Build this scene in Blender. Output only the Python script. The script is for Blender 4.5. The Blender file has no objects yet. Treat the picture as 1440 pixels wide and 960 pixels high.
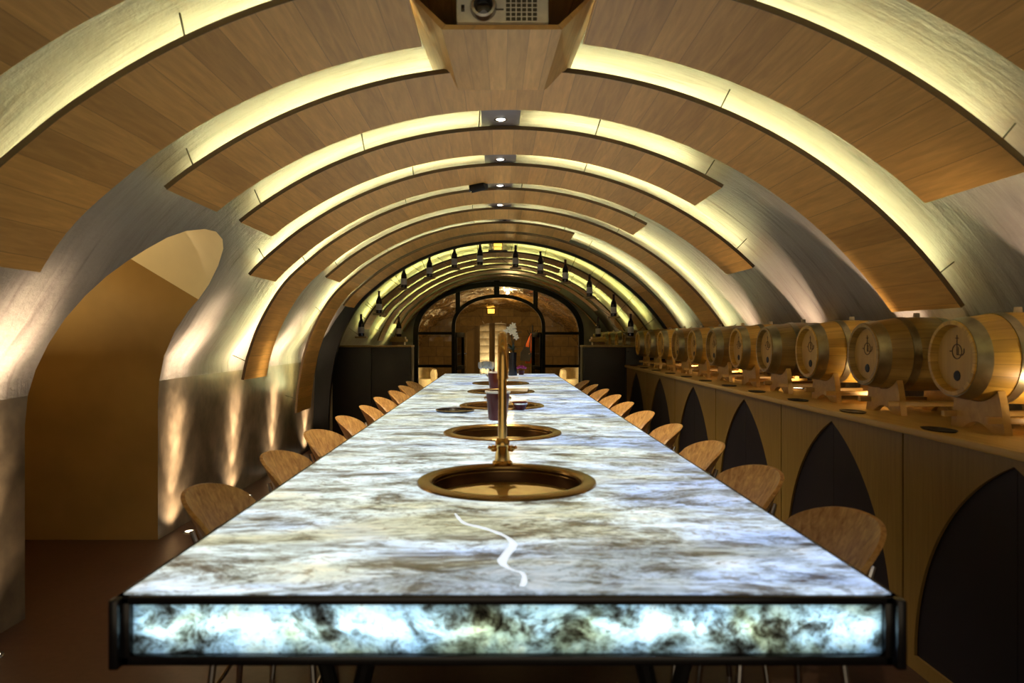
import bpy, bmesh, math, random
from mathutils import Vector, Matrix
from mathutils.geometry import delaunay_2d_cdt
random.seed(7)
PI = math.pi
SC = bpy.context.scene
COL = SC.collection
EYE = 1.33
F = 1000.0
def at(x, y, Y):                      # photo pixel at depth Y -> point in the cellar
    return Vector(((x-701)*Y/F, Y, EYE+(474-y)*Y/F))

# ------------------------------------------------------------------ materials
def newmat(name):
    m = bpy.data.materials.new(name); m.use_nodes = True
    nt = m.node_tree; nt.nodes.clear()
    out = nt.nodes.new('ShaderNodeOutputMaterial')
    b = nt.nodes.new('ShaderNodeBsdfPrincipled')
    nt.links.new(b.outputs[0], out.inputs[0])
    return m, nt, b, out
def N(nt, t, **kw):
    n = nt.nodes.new('ShaderNode'+t)
    for k, v in kw.items():
        if k.startswith('i_'):
            n.inputs[k[2:].replace('_', ' ')].default_value = v
        else: setattr(n, k, v)
    return n
def L(nt, a, b): nt.links.new(a, b)
def ramp(nt, fac, stops, interp='LINEAR'):
    r = nt.nodes.new('ShaderNodeValToRGB'); cr = r.color_ramp; cr.interpolation = interp
    while len(cr.elements) < len(stops): cr.elements.new(0.5)
    for e, (p, c) in zip(cr.elements, stops):
        e.position = p; e.color = (c[0], c[1], c[2], 1)
    L(nt, fac, r.inputs[0]); return r.outputs[0]
def coord(nt, kind='Object', scale=(1,1,1), rot=(0,0,0)):
    tc = N(nt, 'TexCoord'); mp = N(nt, 'Mapping')
    mp.inputs['Scale'].default_value = scale; mp.inputs['Rotation'].default_value = rot
    L(nt, tc.outputs[kind], mp.inputs[0]); return mp.outputs[0]
def noise(nt, vec, scale, detail=4, rough=.55, dist=0):
    n = N(nt, 'TexNoise'); n.inputs['Scale'].default_value = scale; n.inputs['Detail'].default_value = detail
    n.inputs['Roughness'].default_value = rough; n.inputs['Distortion'].default_value = dist
    if vec is not None: L(nt, vec, n.inputs['Vector'])
    return n.outputs['Fac']
def mixc(nt, fac, a, b, mode='MIX'):
    m = N(nt, 'Mix'); m.data_type = 'RGBA'; m.blend_type = mode
    for s, v in ((0, fac), (6, a), (7, b)):
        if hasattr(v, 'links') or hasattr(v, 'is_output'): L(nt, v, m.inputs[s])
        else: m.inputs[s].default_value = v if s == 0 else (*v, 1)
    return m.outputs[2]
def bump(nt, b, h, strength=.3, dist=.01):
    n = N(nt, 'Bump'); n.inputs['Strength'].default_value = strength; n.inputs['Distance'].default_value = dist
    L(nt, h, n.inputs['Height']); L(nt, n.outputs[0], b.inputs['Normal'])
def math_(nt, op, a, b=None):
    n = N(nt, 'Math', operation=op)
    for i, v in enumerate((a, b)):
        if v is None: continue
        if isinstance(v, (int, float)): n.inputs[i].default_value = v
        else: L(nt, v, n.inputs[i])
    return n.outputs[0]
def simple(name, col, rough=.5, metal=0, var=.12, scale=18, coat=0, bumpy=0, spec=None):
    m, nt, b, o = newmat(name)
    f = noise(nt, coord(nt), scale, 3)
    c1 = tuple(c*(1-var) for c in col); c2 = tuple(min(1, c*(1+var)) for c in col)
    L(nt, ramp(nt, f, [(.3, c1), (.7, c2)]), b.inputs['Base Color'])
    b.inputs['Roughness'].default_value = rough; b.inputs['Metallic'].default_value = metal
    if coat: b.inputs['Coat Weight'].default_value = coat
    if spec is not None: b.inputs['Specular IOR Level'].default_value = spec
    if bumpy: bump(nt, b, f, bumpy, .01)
    return m
def emissive(name, col, strength):
    m, nt, b, o = newmat(name)
    b.inputs['Base Color'].default_value = (.8,.8,.8,1)
    b.inputs['Emission Color'].default_value = (*col, 1); b.inputs['Emission Strength'].default_value = strength
    return m

M = {}
# lime plaster of the vault: UV = (arc length, distance down the cellar); trowel streaks follow the arch
m, nt, b, o = newmat('vault_plaster')
uvS = coord(nt, 'UV', (1.0, 9.0, 1))
st = noise(nt, uvS, 1.6, 6, .62, .4)
bl = noise(nt, coord(nt), 2.2, 5, .6)
cc = ramp(nt, st, [(.26, (.075,.062,.05)), (.42, (.20,.174,.168)), (.58, (.225,.205,.19)), (.8, (.25,.23,.21))])
c2 = ramp(nt, bl, [(.25, (.72,.70,.68)), (.55, (1,1,1))])
L(nt, mixc(nt, .8, cc, c2, 'MULTIPLY'), b.inputs['Base Color'])
b.inputs['Roughness'].default_value = .52
fine = noise(nt, coord(nt), 26, 5, .65)
hh = math_(nt, 'ADD', math_(nt, 'MULTIPLY', st, 1.0), math_(nt, 'MULTIPLY', fine, .45))
bump(nt, b, hh, .45, .02)
M['plaster'] = m
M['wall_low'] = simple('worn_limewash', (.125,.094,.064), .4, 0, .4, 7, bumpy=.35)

def planks(name, w, light, dark, length=20.0, rough=.42, off=.5):
    m, nt, b, o = newmat(name)
    tc = N(nt, 'TexCoord')
    sw = N(nt, 'SeparateXYZ'); L(nt, tc.outputs['UV'], sw.inputs[0])
    cb = N(nt, 'CombineXYZ'); L(nt, sw.outputs[1], cb.inputs[0]); L(nt, sw.outputs[0], cb.inputs[1])
    oi = N(nt, 'ObjectInfo')
    ad = N(nt, 'VectorMath', operation='ADD'); L(nt, cb.outputs[0], ad.inputs[0])
    cv = N(nt, 'CombineXYZ'); L(nt, math_(nt, 'MULTIPLY', oi.outputs['Random'], 37.0), cv.inputs[0])
    L(nt, math_(nt, 'MULTIPLY', oi.outputs['Random'], 11.3), cv.inputs[2])
    L(nt, cv.outputs[0], ad.inputs[1])
    br = N(nt, 'TexBrick'); br.offset = off
    br.inputs['Color1'].default_value = (0,0,0,1); br.inputs['Color2'].default_value = (1,1,1,1)
    br.inputs['Mortar'].default_value = (.5,.5,.5,1)
    br.inputs['Scale'].default_value = 1; br.inputs['Mortar Size'].default_value = .0012
    br.inputs['Brick Width'].default_value = length; br.inputs['Row Height'].default_value = w
    L(nt, ad.outputs[0], br.inputs['Vector'])
    mp = N(nt, 'Mapping'); mp.inputs['Scale'].default_value = (2.2, 26, 1); L(nt, ad.outputs[0], mp.inputs[0])
    # shift the grain plank by plank
    gv = N(nt, 'VectorMath', operation='ADD'); L(nt, mp.outputs[0], gv.inputs[0])
    c3 = N(nt, 'CombineXYZ'); L(nt, math_(nt, 'MULTIPLY', br.outputs['Color'], 9.0), c3.inputs[0]); L(nt, c3.outputs[0], gv.inputs[1])
    g = noise(nt, gv.outputs[0], 1.6, 6, .6, .5)
    col = ramp(nt, g, [(.25, dark), (.5, tuple((a+c)/2 for a, c in zip(light, dark))), (.72, light)])
    tone = ramp(nt, br.outputs['Color'], [(0, (.78,.76,.72)), (.5, (.93,.93,.92)), (1, (1.12,1.11,1.08))])
    col = mixc(nt, 1.0, col, tone, 'MULTIPLY')
    col = mixc(nt, math_(nt, 'MULTIPLY', br.outputs['Fac'], .6), col, tuple(c*.35 for c in dark))
    L(nt, col, b.inputs['Base Color']); b.inputs['Roughness'].default_value = rough
    bump(nt, b, g, .12, .004)
    return m
M['oak_panel'] = planks('oak_panel_planks', .125, (.76,.43,.115), (.51,.27,.062))
M['oak_box'] = planks('oak_box_planks', .075, (.70,.41,.14), (.46,.25,.075))
M['stave'] = planks('barrel_staves', .05, (.66,.39,.06), (.44,.24,.03), rough=.4)
M['stave_shaded'] = planks('barrel_staves_shaded', .05, (.42,.26,.06), (.26,.15,.035), rough=.42)  # same oak, with the shade of barrels away from lamps in its colour

def wood(name, light, dark, axis='Z', scale=3, stretch=14, rough=.45, spec=.5):
    m, nt, b, o = newmat(name)
    s = {'X': (1, stretch, stretch), 'Y': (stretch, 1, stretch), 'Z': (stretch, stretch, 1)}[axis]
    v = coord(nt, 'Object', s)
    oi = N(nt, 'ObjectInfo'); ad = N(nt, 'VectorMath', operation='ADD'); L(nt, v, ad.inputs[0])
    cv = N(nt, 'CombineXYZ'); L(nt, math_(nt, 'MULTIPLY', oi.outputs['Random'], 23.0), cv.inputs[2]); L(nt, cv.outputs[0], ad.inputs[1])
    g = noise(nt, ad.outputs[0], scale, 5, .6, .6)
    L(nt, ramp(nt, g, [(.28, dark), (.5, tuple((a+c)/2 for a, c in zip(light, dark))), (.72, light)]), b.inputs['Base Color'])
    b.inputs['Roughness'].default_value = rough; b.inputs['Specular IOR Level'].default_value = spec
    bump(nt, b, g, .1, .003)
    return m
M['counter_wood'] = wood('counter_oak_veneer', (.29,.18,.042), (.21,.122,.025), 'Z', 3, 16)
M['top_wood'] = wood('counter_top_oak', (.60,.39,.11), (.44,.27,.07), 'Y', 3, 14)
M['head_wood'] = wood('barrel_head_oak', (.54,.32,.06), (.42,.235,.04), 'Z', 3, 12)
M['cradle_wood'] = wood('cradle_pine', (.60,.36,.09), (.46,.26,.055), 'X', 3, 10)
M['seat_wood'] = wood('zebrano_veneer', (.74,.43,.13), (.33,.14,.03), 'Z', 2.2, 24, rough=.42, spec=.3)
M['ledge_wood'] = wood('ledge_oak', (.34,.22,.10), (.24,.15,.06), 'X', 3, 12)
M['black'] = simple('black_steel', (.008,.007,.007), .6, 0, spec=.25)
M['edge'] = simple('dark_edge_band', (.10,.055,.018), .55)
M['leaf_black'] = simple('door_leaf_black', (.004,.0035,.003), .8, 0, spec=.05)
M['rod'] = simple('grey_rod', (.10,.095,.07), .4)
M['black_gloss'] = simple('black_lacquer', (.010,.009,.010), .22, 0)
M['door_dark'] = simple('aubergine_lacquer', (.006,.003,.008), .6, 0, .2, 6)
M['cabinet_dark'] = simple('charcoal_board', (.016,.012,.009), .55, 0, .15, 5)
M['brass'] = simple('brushed_brass', (.80,.50,.15), .2, 1, .1, 60)
M['copper'] = simple('polished_bronze', (1.0,.74,.30), .5, 1, .08, 30)
M['basin_dark'] = simple('dark_bronze_wall', (.10,.05,.018), .35, .8, .1, 30)
M['rim'] = simple('bronze_rim', (.40,.26,.09), .25, 1, .1, 40)
M['hoop'] = simple('galvanised_hoop', (.30,.255,.14), .36, .9, .15, 25)
M['chrome'] = simple('chrome_tube', (.75,.73,.70), .15, 1, .05, 20)
M['burnt'] = simple('branded_mark', (.07,.035,.012), .7)
M['hole'] = simple('tap_hole_black', (.006,.004,.005), .6)
M['cork'] = simple('bung_silicone', (.55,.46,.32), .6)
M['box_grey'] = simple('violet_grey_plate', (.16,.135,.14), .4, 0, .25, 4)
M['white_plastic'] = simple('projector_shell', (.90,.88,.76), .35)
M['vent'] = simple('vent_shadow', (.10,.09,.06), .6)
M['lens'] = simple('lens_glass', (.008,.008,.010), .08, 0, .05, 10, coat=1)
M['ring'] = simple('lens_ring', (.45,.44,.42), .25, .8)
M['bottle'] = simple('dark_wine_bottle', (.018,.010,.010), .1, 0, .1, 10, coat=.5)
M['label'] = simple('bottle_label', (.62,.58,.52), .6)
M['foil'] = simple('bottle_foil', (.05,.012,.018), .3, .4)
M['red'] = simple('burgundy_bucket', (.065,.004,.005), .3, 0, .15, 8, spec=.3)
M['paper'] = simple('white_napkin', (.85,.84,.80), .7)
M['petal'] = simple('orchid_petal', (.92,.86,.66), .5)
M['pink'] = simple('magenta_bloom', (.55,.07,.28), .55, 0, .3, 40)
M['stem'] = simple('dark_green_stem', (.02,.028,.01), .5)
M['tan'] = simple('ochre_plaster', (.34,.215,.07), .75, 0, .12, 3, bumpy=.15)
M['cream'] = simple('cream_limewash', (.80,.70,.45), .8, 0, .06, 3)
M['coat'] = simple('orange_wool', (.40,.075,.015), .8, 0, .15, 12)
M['coat2'] = simple('salmon_scarf', (.75,.22,.15), .8)
M['bag'] = simple('black_leather', (.012,.009,.009), .45)
M['armchair'] = simple('cream_upholstery', (.80,.70,.48), .7)
M['tank'] = simple('brown_panel', (.10,.06,.035), .5)
# floor: dark polished terracotta concrete
m, nt, b, o = newmat('floor_resin')
f1 = noise(nt, coord(nt), 1.4, 5, .6); f2 = noise(nt, coord(nt), 30, 3)
L(nt, mixc(nt, .35, ramp(nt, f1, [(.3, (.040,.016,.009)), (.7, (.062,.028,.016))]), ramp(nt, f2, [(.3, (.04,.018,.01)), (.7, (.10,.05,.03))])), b.inputs['Base Color'])
b.inputs['Roughness'].default_value = .38
bump(nt, b, f2, .08, .004); M['floor'] = m
# back-lit stone
def onyx(name, emit, translucent=False, xs=1.0, ys=2.0, zs=1.0, dark=(.045,.04,.035), cl=(.60,.70,1.0), xg=.16):
    m, nt, b, o = newmat(name)
    v = coord(nt, 'Object', (xs, ys, zs))
    tw = N(nt, 'TexNoise'); tw.inputs['Scale'].default_value = 1.7; tw.inputs['Detail'].default_value = 3; L(nt, v, tw.inputs['Vector'])
    sc = N(nt, 'VectorMath', operation='SCALE'); L(nt, tw.outputs['Color'], sc.inputs[0]); sc.inputs['Scale'].default_value = .35
    ad = N(nt, 'VectorMath', operation='ADD'); L(nt, v, ad.inputs[0]); L(nt, sc.outputs[0], ad.inputs[1])
    n1 = noise(nt, ad.outputs[0], 4.6, 12, .80, .35)
    n5 = noise(nt, ad.outputs[0], 34, 6, .7, .2)
    n2 = noise(nt, ad.outputs[0], 1.1, 4, .6, .6)
    n3 = noise(nt, ad.outputs[0], 13, 8, .78, .8)
    n4 = noise(nt, v, 1.5, 3, .5, .4)
    base = ramp(nt, n1, [(.36, dark), (.425, (.13,.13,.12)), (.475, (.36,.43,.46)), (.53, (.60,.73,.83)), (.66, (.92,.97,.98))])
    sp = N(nt, 'SeparateXYZ'); L(nt, v, sp.inputs[0])
    n4 = math_(nt, 'ADD', n4, math_(nt, 'MULTIPLY', sp.outputs[0], xg))
    cool = ramp(nt, n4, [(.35, (1,.98,.86)), (.50, (1,1,.98)), (.64, cl)])
    base = mixc(nt, 1, base, cool, 'MULTIPLY')
    och = ramp(nt, n2, [(.50, (0,0,0)), (.62, (1,1,1))])
    base = mixc(nt, math_(nt, 'MULTIPLY', och, .95), base, mixc(nt, .6, base, (.62,.46,.12), 'MULTIPLY'))
    vein = ramp(nt, n3, [(.36, (.20,.17,.13)), (.45, (1,1,1))])
    col = mixc(nt, 1, mixc(nt, 1, base, vein, 'MULTIPLY'), ramp(nt, n5, [(.36, (.40,.34,.28)), (.46, (1,1,1))]), 'MULTIPLY')
    L(nt, col, b.inputs['Base Color'])
    if translucent:
        tr = N(nt, 'BsdfTranslucent'); L(nt, col, tr.inputs['Color'])
        gl = N(nt, 'BsdfGlossy'); gl.inputs['Roughness'].default_value = .08; gl.inputs['Color'].default_value = (.05,.05,.05,1)
        a = N(nt, 'AddShader'); L(nt, tr.outputs[0], a.inputs[0]); L(nt, gl.outputs[0], a.inputs[1])
        L(nt, a.outputs[0], o.inputs[0])
    else:
        dk = mixc(nt, 1, col, (.3,.3,.3), 'MULTIPLY'); L(nt, dk, b.inputs['Base Color'])
        L(nt, col, b.inputs['Emission Color']); b.inputs['Emission Strength'].default_value = emit
        b.inputs['Roughness'].default_value = .3; b.inputs['Coat Weight'].default_value = .55; b.inputs['Coat Roughness'].default_value = .22; b.inputs['Coat IOR'].default_value = 1.5
        b.inputs['Specular IOR Level'].default_value = .2
    return m
M['onyx'] = onyx('backlit_quartzite', 1.0, False, .9, 2.0)
M['onyx_front'] = onyx('backlit_quartzite_edge', 0, True, 3.6, 3.6, 5.0, (.006,.004,.003), (.92,.97,1), .0)
M['vein'] = emissive('white_vein', (.75,.85,.95), .7)
M['cavity'] = simple('light_box_grey', (.35,.36,.38), .8)
M['tube'] = emissive('tube_cool_white', (.84,.95,1.0), 12)
M['led'] = emissive('led_strip_warm', (.87,.90,.44), 46.0)
M['led_dim'] = emissive('led_strip_dim', (.82,.88,.26), 44.0)
M['spot'] = emissive('spot_lens', (1,.92,.82), 14.0)
M['uplens'] = emissive('uplight_lens', (1,.84,.60), 4.0)
M['exit'] = emissive('exit_amber', (1,.42,.03), 2.2)
M['litcol'] = simple('lit_column_stone', (.75,.62,.38), .8, 0, .25, 9)
# rough hewn rock
m, nt, b, o = newmat('hewn_rock')
v = coord(nt, 'Object', (1, 1, 2.2)); r1 = noise(nt, v, 7.5, 5, .6, 1.6)
L(nt, ramp(nt, r1, [(.3, (.10,.05,.012)), (.55, (.34,.19,.05)), (.75, (.55,.34,.11))]), b.inputs['Base Color'])
b.inputs['Roughness'].default_value = .16; b.inputs['Coat Weight'].default_value = .8
bump(nt, b, r1, 1.0, .16); M['rock'] = m
# coursed ashlar
m, nt, b, o = newmat('ashlar')
tc = N(nt, 'TexCoord'); sx = N(nt, 'SeparateXYZ'); L(nt, tc.outputs['Object'], sx.inputs[0])
cb = N(nt, 'CombineXYZ'); L(nt, sx.outputs[0], cb.inputs[0]); L(nt, sx.outputs[2], cb.inputs[1])
br = N(nt, 'TexBrick'); L(nt, cb.outputs[0], br.inputs['Vector']); br.inputs['Scale'].default_value = 1
br.inputs['Brick Width'].default_value = .42; br.inputs['Row Height'].default_value = .27; br.inputs['Mortar Size'].default_value = .01
br.inputs['Color1'].default_value = (.26,.165,.055,1); br.inputs['Color2'].default_value = (.17,.105,.032,1); br.inputs['Mortar'].default_value = (.14,.09,.04,1)
nn = noise(nt, tc.outputs['Object'], 9, 5)
L(nt, mixc(nt, .5, br.outputs['Color'], ramp(nt, nn, [(.3, (.5,.5,.5)), (.7, (1.1,1.1,1.1))]), 'MULTIPLY'), b.inputs['Base Color'])
b.inputs['Roughness'].default_value = .8; bump(nt, b, nn, .3, .01); M['ashlar'] = m
# clear glass
m, nt, b, o = newmat('clear_pane')
tr = N(nt, 'BsdfTransparent'); gl = N(nt, 'BsdfGlossy'); gl.inputs['Roughness'].default_value = .03
fr = N(nt, 'Fresnel'); fr.inputs[0].default_value = 1.45; mx = N(nt, 'MixShader')
L(nt, fr.outputs[0], mx.inputs[0]); L(nt, tr.outputs[0], mx.inputs[1]); L(nt, gl.outputs[0], mx.inputs[2]); L(nt, mx.outputs[0], o.inputs[0])
M['glass'] = m
m, nt, b, o = newmat('crystal'); b.inputs['Transmission Weight'].default_value = .85; b.inputs['Roughness'].default_value = .05
b.inputs['Base Color'].default_value = (.95,.95,.92,1); b.inputs['IOR'].default_value = 1.3; M['crystal'] = m

# ------------------------------------------------------------------ geometry helpers
class MB:
    def __init__(s): s.v = []; s.f = []; s.uv = []
    def add(s, vs, fs, uvs=None):
        o = len(s.v); s.v += [tuple(p) for p in vs]; s.f += [tuple(i+o for i in f) for f in fs]
        s.uv += uvs if uvs else [(p[0], p[1]) for p in vs]
        return s
    def box(s, x0, x1, y0, y1, z0, z1, bev=0.0, mat=None):
        bm = bmesh.new(); bmesh.ops.create_cube(bm, size=1)
        for v in bm.verts: v.co = Vector(((x0+x1)/2+v.co.x*(x1-x0), (y0+y1)/2+v.co.y*(y1-y0), (z0+z1)/2+v.co.z*(z1-z0)))
        if bev: bmesh.ops.bevel(bm, geom=list(bm.edges), offset=bev, segments=2, affect='EDGES', profile=.5)
        if mat: bm.transform(mat)
        bm.verts.index_update()
        s.add([v.co.copy() for v in bm.verts], [[v.index for v in f.verts] for f in bm.faces]); bm.free(); return s
    def tube(s, pts, r, n=12, cap=True):
        pts = [Vector(p) for p in pts]; rs = r if isinstance(r, (list, tuple)) else [r]*len(pts)
        vs = []; fs = []; up = None
        for i, p in enumerate(pts):
            t = (pts[min(i+1, len(pts)-1)]-pts[max(i-1, 0)]).normalized()
            if up is None:
                up = Vector((0,0,1)) if abs(t.z) < .9 else Vector((1,0,0))
            a = (up - t*up.dot(t)).normalized(); up = a; c = t.cross(a)
            for k in range(n):
                an = 2*PI*k/n; vs.append(p + (a*math.cos(an)+c*math.sin(an))*rs[i])
        for i in range(len(pts)-1):
            for k in range(n):
                k2 = (k+1) % n; fs.append((i*n+k, i*n+k2, (i+1)*n+k2, (i+1)*n+k))
        if cap: fs.append(tuple(range(n-1, -1, -1))); fs.append(tuple((len(pts)-1)*n+k for k in range(n)))
        return s.add(vs, fs)
    def lathe(s, prof, n=32, mat=None, closed=False, uvscale=1.0, cap=False):
        # prof: (radius, height) around Z; seam duplicated so that uv runs round cleanly
        vs = []; fs = []; uvs = []; m = len(prof); rm = max(p[0] for p in prof)
        for k in range(n+1):
            a = 2*PI*k/n
            for (r, z) in prof:
                vs.append(Vector((r*math.cos(a), r*math.sin(a), z))); uvs.append((a*rm*uvscale, z))
        for k in range(n):
            for i in range(m if closed else m-1):
                j = (i+1) % m; fs.append((k*m+i, (k+1)*m+i, (k+1)*m+j, k*m+j))
        if cap:
            fs.append(tuple((k*m) for k in range(n-1, -1, -1))); fs.append(tuple(k*m+m-1 for k in range(n)))
        if mat: vs = [mat @ v for v in vs]
        return s.add(vs, fs, uvs)
    def prism(s, poly, d0, d1, axis='Y', holes=()):
        # poly in the plane normal to axis; triangulated with holes, given thickness
        loops = [poly]+list(holes); pts = []; edges = []
        for lp in loops:
            o = len(pts); pts += [Vector(p) for p in lp]; edges += [(o+i, o+(i+1) % len(lp)) for i in range(len(lp))]
        ov, oe, of, *_ = delaunay_2d_cdt(pts, edges, [], 0, 1e-6)
        def inside(p, lp):
            c = False; j = len(lp)-1
            for i in range(len(lp)):
                a, b2 = lp[i], lp[j]
                if (a[1] > p[1]) != (b2[1] > p[1]) and p[0] < (b2[0]-a[0])*(p[1]-a[1])/(b2[1]-a[1])+a[0]: c = not c
                j = i
            return c
        tri = []
        for f in of:
            c = sum((ov[i] for i in f), Vector((0, 0)))/len(f)
            if inside(c, poly) and not any(inside(c, h) for h in holes): tri.append(tuple(f))
        def m3(p, d):
            return {'Y': (p[0], d, p[1]), 'X': (d, p[0], p[1]), 'Z': (p[0], p[1], d)}[axis]
        n = len(ov); vs = [m3(p, d0) for p in ov]+[m3(p, d1) for p in ov]
        fs = [f for f in tri]+[tuple(i+n for i in reversed(f)) for f in tri]
        cnt = {}
        for f in tri:
            for i in range(len(f)):
                e = (f[i], f[(i+1) % len(f)]); cnt[e] = 1
        for (a, b2) in list(cnt):
            if (b2, a) not in cnt: fs.append((b2, a, a+n, b2+n))
        return s.add(vs, fs)
    def ico(s, c, r, sub=2, scale=(1,1,1)):
        bm = bmesh.new(); bmesh.ops.create_icosphere(bm, subdivisions=sub, radius=1)
        bm.verts.index_update()
        s.add([Vector(c)+Vector((v.co.x*r*scale[0], v.co.y*r*scale[1], v.co.z*r*scale[2])) for v in bm.verts], [[v.index for v in f.verts] for f in bm.faces]); bm.free(); return s
def obj(name, mb, mat, parent=None, smooth=True, sharp=35, flip_check=True):
    me = bpy.data.meshes.new(name); me.from_pydata(mb.v, [], mb.f); me.update()
    uvl = me.uv_layers.new(name='UVMap')
    for lp in me.loops: uvl.data[lp.index].uv = mb.uv[lp.vertex_index]
    if flip_check:
        bm = bmesh.new(); bm.from_mesh(me); bmesh.ops.recalc_face_normals(bm, faces=bm.faces); bm.to_mesh(me); bm.free()
    if smooth:
        me.polygons.foreach_set('use_smooth', [True]*len(me.polygons)); me.set_sharp_from_angle(angle=math.radians(sharp))
    me.materials.append(M[mat] if isinstance(mat, str) else mat)
    o = bpy.data.objects.new(name, me); COL.objects.link(o)
    if parent: o.parent = parent
    return o
def thing(name, label, cat, loc=(0,0,0), rz=0, group=None):
    o = bpy.data.objects.new(name, None); COL.objects.link(o); o.empty_display_size = .1
    o.location = loc; o.rotation_euler = (0, 0, rz)
    return tag(o, label, cat, group)
def tag(o, label, cat, group=None):
    o['label'] = label; o['category'] = cat
    if group: o['group'] = group
    return o
def struct(name, mb, mat, **kw):
    o = obj(name, mb, mat, **kw); o['kind'] = 'structure'; return o
def dup(root, loc=None, rz=None, label=None):
    def rec(o, par):
        c = o.copy(); COL.objects.link(c)
        if par: c.parent = par
        for ch in o.children: rec(ch, c)
        return c
    r = rec(root, None)
    if loc is not None: r.location = loc
    if rz is not None: r.rotation_euler = (0, 0, rz)
    if label: r['label'] = label
    return r
ORD = ['first','second','third','fourth','fifth','sixth','seventh','eighth','ninth','tenth','eleventh','twelfth','thirteenth','fourteenth','fifteenth','sixteenth','seventeenth','eighteenth','nineteenth']
def light(kind, name, loc, energy, color, parent=None, **kw):
    ld = bpy.data.lights.new(name, kind); ld.energy = energy; ld.color = color
    rot = kw.pop('rot', None)
    for k, v in kw.items(): setattr(ld, k, v)
    o = bpy.data.objects.new(name, ld); COL.objects.link(o); o.location = loc
    if rot is not None: o.rotation_euler = rot
    if parent: o.parent = parent
    return o
def aim(o, d):
    o.rotation_euler = Vector(d).to_track_quat('-Z', 'Y').to_euler()

# ------------------------------------------------------------------ the vault profile
HH = 1.166
CX, CZ, RR = .04, -1.05, 2.05           # circle of the panels, in units of HH about the eye
ctrl = [(-1.785,-1.30),(-1.785,-1.05),(-1.782,-.85),(-1.772,-.65),(-1.757,-.48),(-1.73,-.29),(-1.685,-.10),(-1.60,.116)]
for z in (.36,): ctrl.append((CX-math.sqrt(RR**2-(z-CZ)**2), z))
a0 = math.acos((-1.24-CX)/RR); a1 = math.asin((-1.25-CZ)/RR)
for k in range(25):
    a = a0+(a1-a0)*k/24; ctrl.append((CX+RR*math.cos(a), CZ+RR*math.sin(a)))
def catmull(p, n=12):
    out = []
    for i in range(len(p)-1):
        p0, p1, p2, p3 = p[max(i-1, 0)], p[i], p[i+1], p[min(i+2, len(p)-1)]
        for k in range(n):
            t = k/n
            out.append(tuple(.5*(2*b2+(c-a)*t+(2*a-5*b2+4*c-d)*t*t+(3*b2-a-3*c+d)*t**3) for a, b2, c, d in zip(p0, p1, p2, p3)))
    out.append(p[-1]); return out
PR = [Vector((x*HH, EYE+z*HH)) for x, z in catmull(ctrl)]
SL = [0.0]
for i in range(1, len(PR)): SL.append(SL[-1]+(PR[i]-PR[i-1]).length)
STOT = SL[-1]
import bisect
def prof(s, off=0.0):
    s = min(max(s, 0), STOT-1e-6); i = min(max(bisect.bisect_right(SL, s)-1, 0), len(PR)-2)
    t = (s-SL[i])/(SL[i+1]-SL[i]); p = PR[i].lerp(PR[i+1], t)
    a = PR[min(i+2, len(PR)-1)]-PR[max(i-1, 0)]; n = Vector((-a.y, a.x)).normalized()
    return p+n*off
SAPEX = min(range(len(PR)), key=lambda i: -PR[i].y); SAPEX = SL[SAPEX]
def s_at(side, zh):                     # arc length where the panel line is at height zh (units of HH about the eye)
    z = EYE+zh*HH; best = None
    for i, p in enumerate(PR):
        if (side < 0) == (SL[i] < SAPEX):
            d = abs(p.y-z)
            if best is None or d < best[0]: best = (d, SL[i])
    return best[1]
VOFF = .15
Y0, Y1 = -2.2, 14.75
def voff(s):
    p = prof(s)
    if s > SAPEX: return VOFF
    zs_ = [(0,.155),(.6,.165),(.85,.18),(.99,.215),(1.07,.235),(1.14,.225),(1.22,.19),(1.345,.145),(1.6,.11),(1.8,.11),(2.1,.14),(2.3,.15),(9,.15)]
    for (za, oa), (zb2, ob) in zip(zs_, zs_[1:]):
        if p.y <= zb2: return oa+(ob-oa)*max(0, (p.y-za)/(zb2-za))
    return VOFF
def vault(s): return prof(s, voff(s))
def hit(px, py):                        # pixel ray -> (s, Y) on the vault surface, left half
    best = None; u = (px-701)/F; w = (474-py)/F
    for k in range(900):
        s = SAPEX*k/900; p = vault(s)
        Y = p.x/u if abs(u) > 1e-6 else 0
        if Y <= 0: continue
        d = abs(EYE+w*Y-p.y)
        if best is None or d < best[0]: best = (d, s, Y)
    return best[1], best[2]
sfl = next(SL[i] for i in range(len(PR)) if PR[i].y > 0)
rim_far = [hit(*p) for p in ((222,740),(222,680),(222,620),(222,565),(224,535),(231,500),(246,465),(264,438),(279,421))]
rim_top = [hit(*p) for p in ((294,399),(307,373),(314,350),(313,336),(304,326),(288,322),(262,325),(235,334),(207,349),(180,366))]
rim_near = [hit(*p) for p in ((150,388),(120,416),(92,447),(68,483),(50,520),(39,556),(35,600),(35,660),(35,740),(35,820))]
rim_far = [(max(sfl-.12, 0.01), rim_far[0][1])]+rim_far
rim_near = rim_near+[(max(sfl-.12, 0.01), rim_near[-1][1])]
rim = rim_far+rim_top+rim_near
def inside(p, lp):
    c = False; j = len(lp)-1
    for i in range(len(lp)):
        a, b2 = lp[i], lp[j]
        if (a[1] > p[1]) != (b2[1] > p[1]) and p[0] < (b2[0]-a[0])*(p[1]-a[1])/(b2[1]-a[1])+a[0]: c = not c
        j = i
    return c
pts = []; edges = []
for i, p in enumerate(rim): pts.append(Vector(p)); edges.append((i, (i+1) % len(rim)))
ns = int(STOT/.07); ny = int((Y1-Y0)/.25)
for i in range(ns+1):
    for j in range(ny+1):
        p = (STOT*i/ns, Y0+(Y1-Y0)*j/ny)
        if min((p[0]-q[0])**2+(p[1]-q[1])**2 for q in rim) < .0006: continue
        pts.append(Vector(p))
ov, oe, of, *_ = delaunay_2d_cdt(pts, edges, [], 0, 1e-6)
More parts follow.
